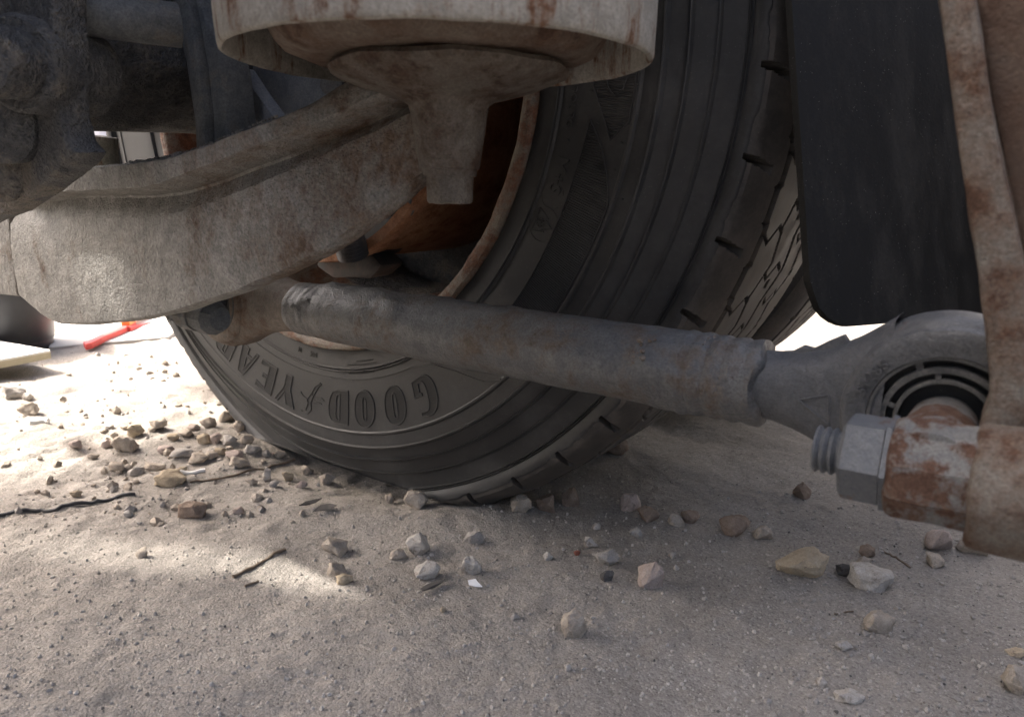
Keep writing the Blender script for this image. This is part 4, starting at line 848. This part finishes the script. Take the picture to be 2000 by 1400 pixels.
STONES = [
 (1577, 1104, 112, 62, 'yellow', 'large flat tan-brown rock, the widest stone, right foreground', .0), (1712, 1130, 90, 56, 'white', 'pale pitted angular rock right of the widest tan rock', -.15), (1272, 1126, 54, 54, 'pink', 'pointed triangular stone alone in the pale middle ground', .2),
 (1121, 1221, 52, 54, 'tan', 'round knobbly grey-tan stone nearest the bottom middle', 0), (1716, 1214, 60, 44, 'tan', 'blocky tan stone below the pale pitted rock', 0), (1440, 1028, 62, 46, 'brown', 'brown roundish stone in shade left of small oval stone', .1),
 (1492, 1040, 42, 30, 'tan', 'small oval pale stone beside the brown roundish stone', 0), (1350, 1010, 38, 28, 'brown', 'small brown stone touching another in the shade, right one of the pair', 0), (1321, 1016, 32, 24, 'tan', 'small light stone touching another in the shade, left one of the pair', 0),
 (1266, 1004, 46, 34, 'brown', 'brown stone in front of the peaked stone under the tyre edge', -.2), (1232, 982, 44, 36, 'pink', 'peaked pinkish stone behind a brown one near the tyre', .2), (1114, 973, 36, 40, 'brown', 'upright brown stone at the shadow edge, right of two others', 0),
 (1066, 986, 38, 36, 'brown', 'wedge-shaped brown stone between two stones at the tyre', .3), (1018, 986, 44, 40, 'tan', 'oval tan stone in front of the lowest tyre edge', .4), (811, 976, 48, 40, 'tan', 'pale pointed stone right under the tyre', .25), (760, 972, 18, 20, 'tan', 'tiny pointed stone left of the pale pointed one under the tyre', 0),
 (815, 1064, 44, 48, 'white', 'pale tall chipped stone behind the sunlit patch', .3), (778, 1082, 38, 24, 'tan', 'small tan stone leaning on the pale tall chipped one', 0), (925, 1049, 40, 28, 'grey', 'flat grey-tan stone above the round white one', 0), (833, 1116, 54, 40, 'white', 'white blocky stone at the right end of the sunlit patch', 0),
 (920, 1106, 42, 38, 'white', 'round white stone just beyond the sunlit patch', .1), (652, 1070, 50, 36, 'tan', 'tan stone half sunk in dirt left of the sunlit patch', .1), (655, 1112, 40, 28, 'tan', 'dusty stone behind the small yellow one', 0), (670, 1131, 34, 24, 'yellow', 'small rounded yellow stone in the sunlit patch', 0),
 (1188, 1094, 52, 36, 'grey', 'flat grey stone half buried in pale dust', -.2), (1186, 1124, 28, 24, 'dark', 'small dark clod touching the flat grey stone', 0), (1155, 1060, 28, 24, 'white', 'small pale stone left of red chip', 0), (1127, 1080, 14, 11, 'red', 'tiny dark red brick chip', 0), (1070, 1088, 20, 16, 'white', 'tiny white stone left of the red chip', 0),
 (1243, 1042, 28, 22, 'grey', 'small grey stone on the edge of the shade', 0), (1165, 1028, 18, 16, 'grey', 'tiny grey pebble at the shade edge above the pale stone', 0), (1570, 960, 36, 32, 'brown', 'lone brown stone in deep shade below the bolt', 0), (1205, 876, 50, 40, 'brown', 'brown stone wedged beside the tyre tread', 0),
 (1836, 1055, 56, 50, 'pink', 'big pinkish block below the bracket', .2), (1906, 1066, 64, 40, 'tan', 'lumpy tan stone right of the pinkish block', -.2), (1828, 1092, 46, 36, 'tan', 'long tilted tan stone below the pinkish block', -.8), (1695, 1078, 34, 28, 'brown', 'brown stone behind the pale pitted rock', 0), (1690, 1098, 28, 20, 'tan', 'small tan stone between brown stone and pale pitted rock', 0),
 (1655, 1114, 40, 24, 'dark', 'flat dark slate piece beside the widest tan rock', 0), (1990, 1330, 50, 60, 'tan', 'cut-off tan stone in the lower right corner', 0), (1990, 1275, 40, 18, 'yellow', 'thin yellowish stone above the lower right corner', 0), (1650, 1262, 36, 18, 'white', 'flat whitish chip below the blocky tan stone', 0),
 (1605, 1332, 22, 18, 'white', 'white pebble above the chalky crumbs at the bottom', 0), (1664, 1362, 60, 26, 'white', 'chalky white crumb at the bottom right', 0), (1110, 1305, 16, 16, 'white', 'tiny white pebble below the round knobbly stone', 0), (1005, 1204, 26, 14, 'grey', 'pale grey crumb left of the round knobbly stone', 0),
 (865, 1191, 12, 12, 'yellow', 'tiny orange-tan pebble below the white scrap', 0), (1314, 1086, 16, 14, 'grey', 'small grey pebble behind the triangular stone', 0), (1322, 1108, 13, 12, 'white', 'tiny white pebble right of the triangular stone', 0), (1090, 883, 16, 14, 'grey', 'pebble against the tyre shoulder', 0),
 (372, 998, 58, 34, 'brown', 'dark tan stone alone below the gravel heap', .1), (332, 937, 66, 32, 'yellow', 'big yellow-brown rounded stone in front of the gravel heap', 0), (240, 868, 56, 36, 'tan', 'pale domed rock at the left end of the gravel heap', .1), (466, 902, 42, 26, 'tan', 'bright rounded stone at the right end of the heap', 0),
 (20, 768, 44, 28, 'grey', 'grey stone under the white board at left edge', 0), (53, 775, 20, 16, 'white', 'round white pebble right of the grey stone under the board', 0), (52, 802, 40, 26, 'tan', 'tan stone on bright ground below the white board', 0), (146, 870, 28, 18, 'pink', 'pinkish stone left of the heap on bright dust', 0), (520, 928, 18, 26, 'white', 'small upright white pebble near the tyre', 0), (636, 936, 34, 26, 'tan', 'tan stone touching the tyre at lower left', 0)]
for i, (px, py, w, h, mt, lb, rl) in enumerate(STONES): stone(px, py, w, h, mt, lb, 100 + i, 'loose stones around the wheel', roll=rl, sub=2 if w > 24 else 1)
# the heap of gravel left of the tyre
HEAP = [(305, 828, 40, 22), (262, 842, 36, 24), (322, 880, 38, 18), (352, 889, 46, 18), (386, 898, 38, 24), (412, 892, 26, 18), (432, 884, 28, 16), (455, 890, 36, 20), (490, 877, 34, 20), (405, 826, 34, 22), (440, 812, 34, 26), (398, 858, 26, 22), (422, 858, 22, 22), (447, 862, 30, 22), (480, 858, 26, 20), (360, 846, 30, 16),
        (335, 856, 28, 14), (205, 868, 30, 20), (262, 922, 32, 20), (300, 912, 44, 16), (225, 918, 36, 18), (350, 917, 26, 12), (376, 835, 26, 14), (500, 838, 26, 20), (468, 832, 28, 20), (545, 890, 28, 16), (560, 930, 24, 18), (588, 946, 22, 14), (535, 945, 20, 14), (490, 940, 24, 14), (600, 922, 22, 16), (145, 965, 24, 14), (465, 998, 22, 14), (505, 990, 16, 10), (180, 892, 24, 12), (275, 1080, 22, 22)]
ORD = 'first second third fourth fifth sixth seventh eighth ninth tenth eleventh twelfth thirteenth fourteenth fifteenth sixteenth'.split()
HC = ('tan', 'yellow', 'pink', 'grey', 'tan'); HN = {'tan': 'tan', 'yellow': 'yellowish', 'pink': 'pinkish', 'grey': 'grey'}
for i, (px, py, w, h) in enumerate(HEAP):
    hc = HC[i % 5]; nth = sum(1 for k, q in enumerate(HEAP) if HC[k % 5] == hc and (q[0], k) < (px, i))
    stone(px, py, w, h, hc, '%s stone of the gravel heap by the tyre, %s such from the left' % (HN[hc], ORD[nth]), 300 + i, 'gravel heap beside the tyre', roll=random.uniform(-.3, .3), sub=1)
# loose grit nobody could count
def scatter(name, N, smin, smax, mat, sampler, seed, pw=2.5):
    rg = np.random.default_rng(seed); base = [rock(seed + k, 0) for k in range(4)]; V = []; F = []; off = 0
    for i in range(N):
        x, y = sampler(rg); s = smin + (smax - smin) * rg.random() ** pw; v, f = base[i % 4]; a = rg.random() * 6.28; c, s_ = math.cos(a), math.sin(a)
        sc3 = s * rg.uniform(.6, 1.2, 3) * .5; q_ = v * sc3; q_ = np.stack([c * q_[:, 0] - s_ * q_[:, 1], s_ * q_[:, 0] + c * q_[:, 1], q_[:, 2]], -1); V.append((x, y, s, q_)); F.append(f)
    xs = np.array([w_[0] for w_ in V]); yy = np.array([w_[1] for w_ in V]); zz = gheight(xs, yy); vv = []; ff = []
    for (x, y, s, q_), z_, f in zip(V, zz, F): vv.append(q_ + [x, y, z_ + s * .12]); ff += [[k + off for k in g] for g in f]; off += len(q_)
    return tag(obj(name, np.concatenate(vv), ff, mat, None, sharp=30), name.replace('_', ' ') + ' strewn over the ground', 'gravel', kind='stuff')
def near(rg):
    while True:
        px, py = rg.uniform(-40, 2040), rg.uniform(900, 1440); q_ = G(px, py)
        if rg.random() < .9: return q_[0], q_[1]
def leftside(rg):
    px = rg.uniform(-40, 640) if rg.random() < .6 else abs(rg.normal(0, 1)) * 140 + 200; py = rg.uniform(690, 1010); q_ = G(px, py); return q_[0], q_[1]
def rightside(rg): px, py = rg.uniform(1500, 2040), rg.uniform(980, 1420); q_ = G(px, py); return q_[0], q_[1]
rock0 = rock
def rock(seed, sub=1, flat=.8, sharpn=.25):
    if sub: return rock0(seed, sub)
    bm = bmesh.new(); bmesh.ops.create_icosphere(bm, subdivisions=1, radius=1); v = np.array([q.co for q in bm.verts]); f = [[q.index for q in g.verts] for g in bm.faces]; bm.free()
    r = np.random.default_rng(seed); return v * (1 + r.normal(0, .16, (len(v), 1))), f
scatter('dark_grit', 600, .0005, .0028, m_st['dark'], near, 900, 3)
scatter('pale_grit', 1500, .0006, .0042, m_st['white'], near, 910, 3.5)
scatter('tan_grit', 5000, .0006, .0042, m_st['white'], near, 920, 3)
scatter('pale_rubble', 300, .002, .016, m_st['tan'], leftside, 930, 3)
scatter('grey_rubble', 120, .002, .014, m_st['grey'], leftside, 940, 3)
scatter('coarse_grit', 900, .001, .006, m_st['grey'], rightside, 950, 3)
# ------------------------------------------------------------------ twigs, wire, scraps
def lying(name, pxs, r, mat, label, cat, z=None):
    pts = [GP(x, y) for x, y in pxs]; pts2 = []
    for a, b in zip(pts[:-1], pts[1:]):
        for k in range(5): pts2.append(a + (b - a) * k / 5)
    pts2.append(pts[-1]); pts2 = [np.array([q[0], q[1], gz(q[0], q[1]) + r * .8]) + RNG.normal(0, r * .25, 3) for q in pts2]
    return tag(obj(name, *polytube(pts2, [r * random.uniform(.75, 1.1) for _ in pts2], 7), mat, None), label, cat)
lying('wire', ((-30, 1012), (20, 1004), (58, 1000), (110, 996), (170, 986), (225, 974), (262, 966)), .0022, m_wire, 'dark wire lying across the ground at left', 'wire')
lying('twig', ((372, 944), (430, 936), (500, 918), (575, 900)), .0014, m_twig, 'long thin grey twig running to the tyre', 'twig')
lying('twig', ((455, 1128), (500, 1106), (557, 1074)), .0017, m_twig, 'short brown twig left of the sunlit patch', 'twig')
lying('twig', ((478, 1146), (505, 1136)), .0012, m_twig, 'stubby twig scrap below the short brown twig', 'twig')
lying('twig', ((1722, 1076), (1750, 1090), (1778, 1110)), .0011, m_twig, 'thin dark twig behind the pale pitted rock', 'twig')
lying('twig', ((1630, 1200), (1665, 1194)), .0008, m_twig, 'fine twig above the blocky tan stone', 'twig')
lying('stick', ((352, 926), (402, 922)), .0028, m_white, 'short white stick in front of the gravel heap', 'stick')
lying('stick', ((60, 832), (96, 826)), .0042, m_white, 'white stick on bright ground at far left', 'stick')
def scrap(name, px, py, poly, mat, label, cat, lift=.002, tilt=.15):
    o_ = GP(px, py); d = float((o_ - CAM) @ FWD) / FPX; p3 = []
    for (x, y) in poly:
        g = GP(px + x, py + y); p3.append([g[0], g[1], gz(g[0], g[1]) + lift + abs(x) * d * tilt])
    v, f = prism(p3, (0, 0, .0008)); return tag(obj(name, v, f, mat, None, smooth=False), label, cat)
scrap('paper_scrap', 928, 1145, ((-14, -4), (-6, -6), (1, -8), (5, -2), (14, 8), (0, 6), (-12, 4)), m_paper, 'torn white scrap in front of the round white stone', 'scrap', .003, .1)
scrap('leaf', 612, 992, ((-27, 10), (-14, -2), (6, -8), (18, -8), (6, -3), (-8, 3)), m_leaf, 'curled dark leaf scrap in the dirt left of the tyre base', 'leaf', .004, .3)
scrap('leaf', 636, 996, ((-24, 12), (-10, -2), (8, -6), (22, 0), (4, 6)), m_leaf, 'flat dark leaf scrap right of the curled one', 'leaf', .003, .2)
scrap('bark_chip', 845, 1148, ((-24, 10), (-10, 0), (10, -6), (26, -14), (20, -4), (4, 6), (-20, 14)), m_leaf, 'curved dark bark chip below the white blocky stone', 'bark', .003, .1)
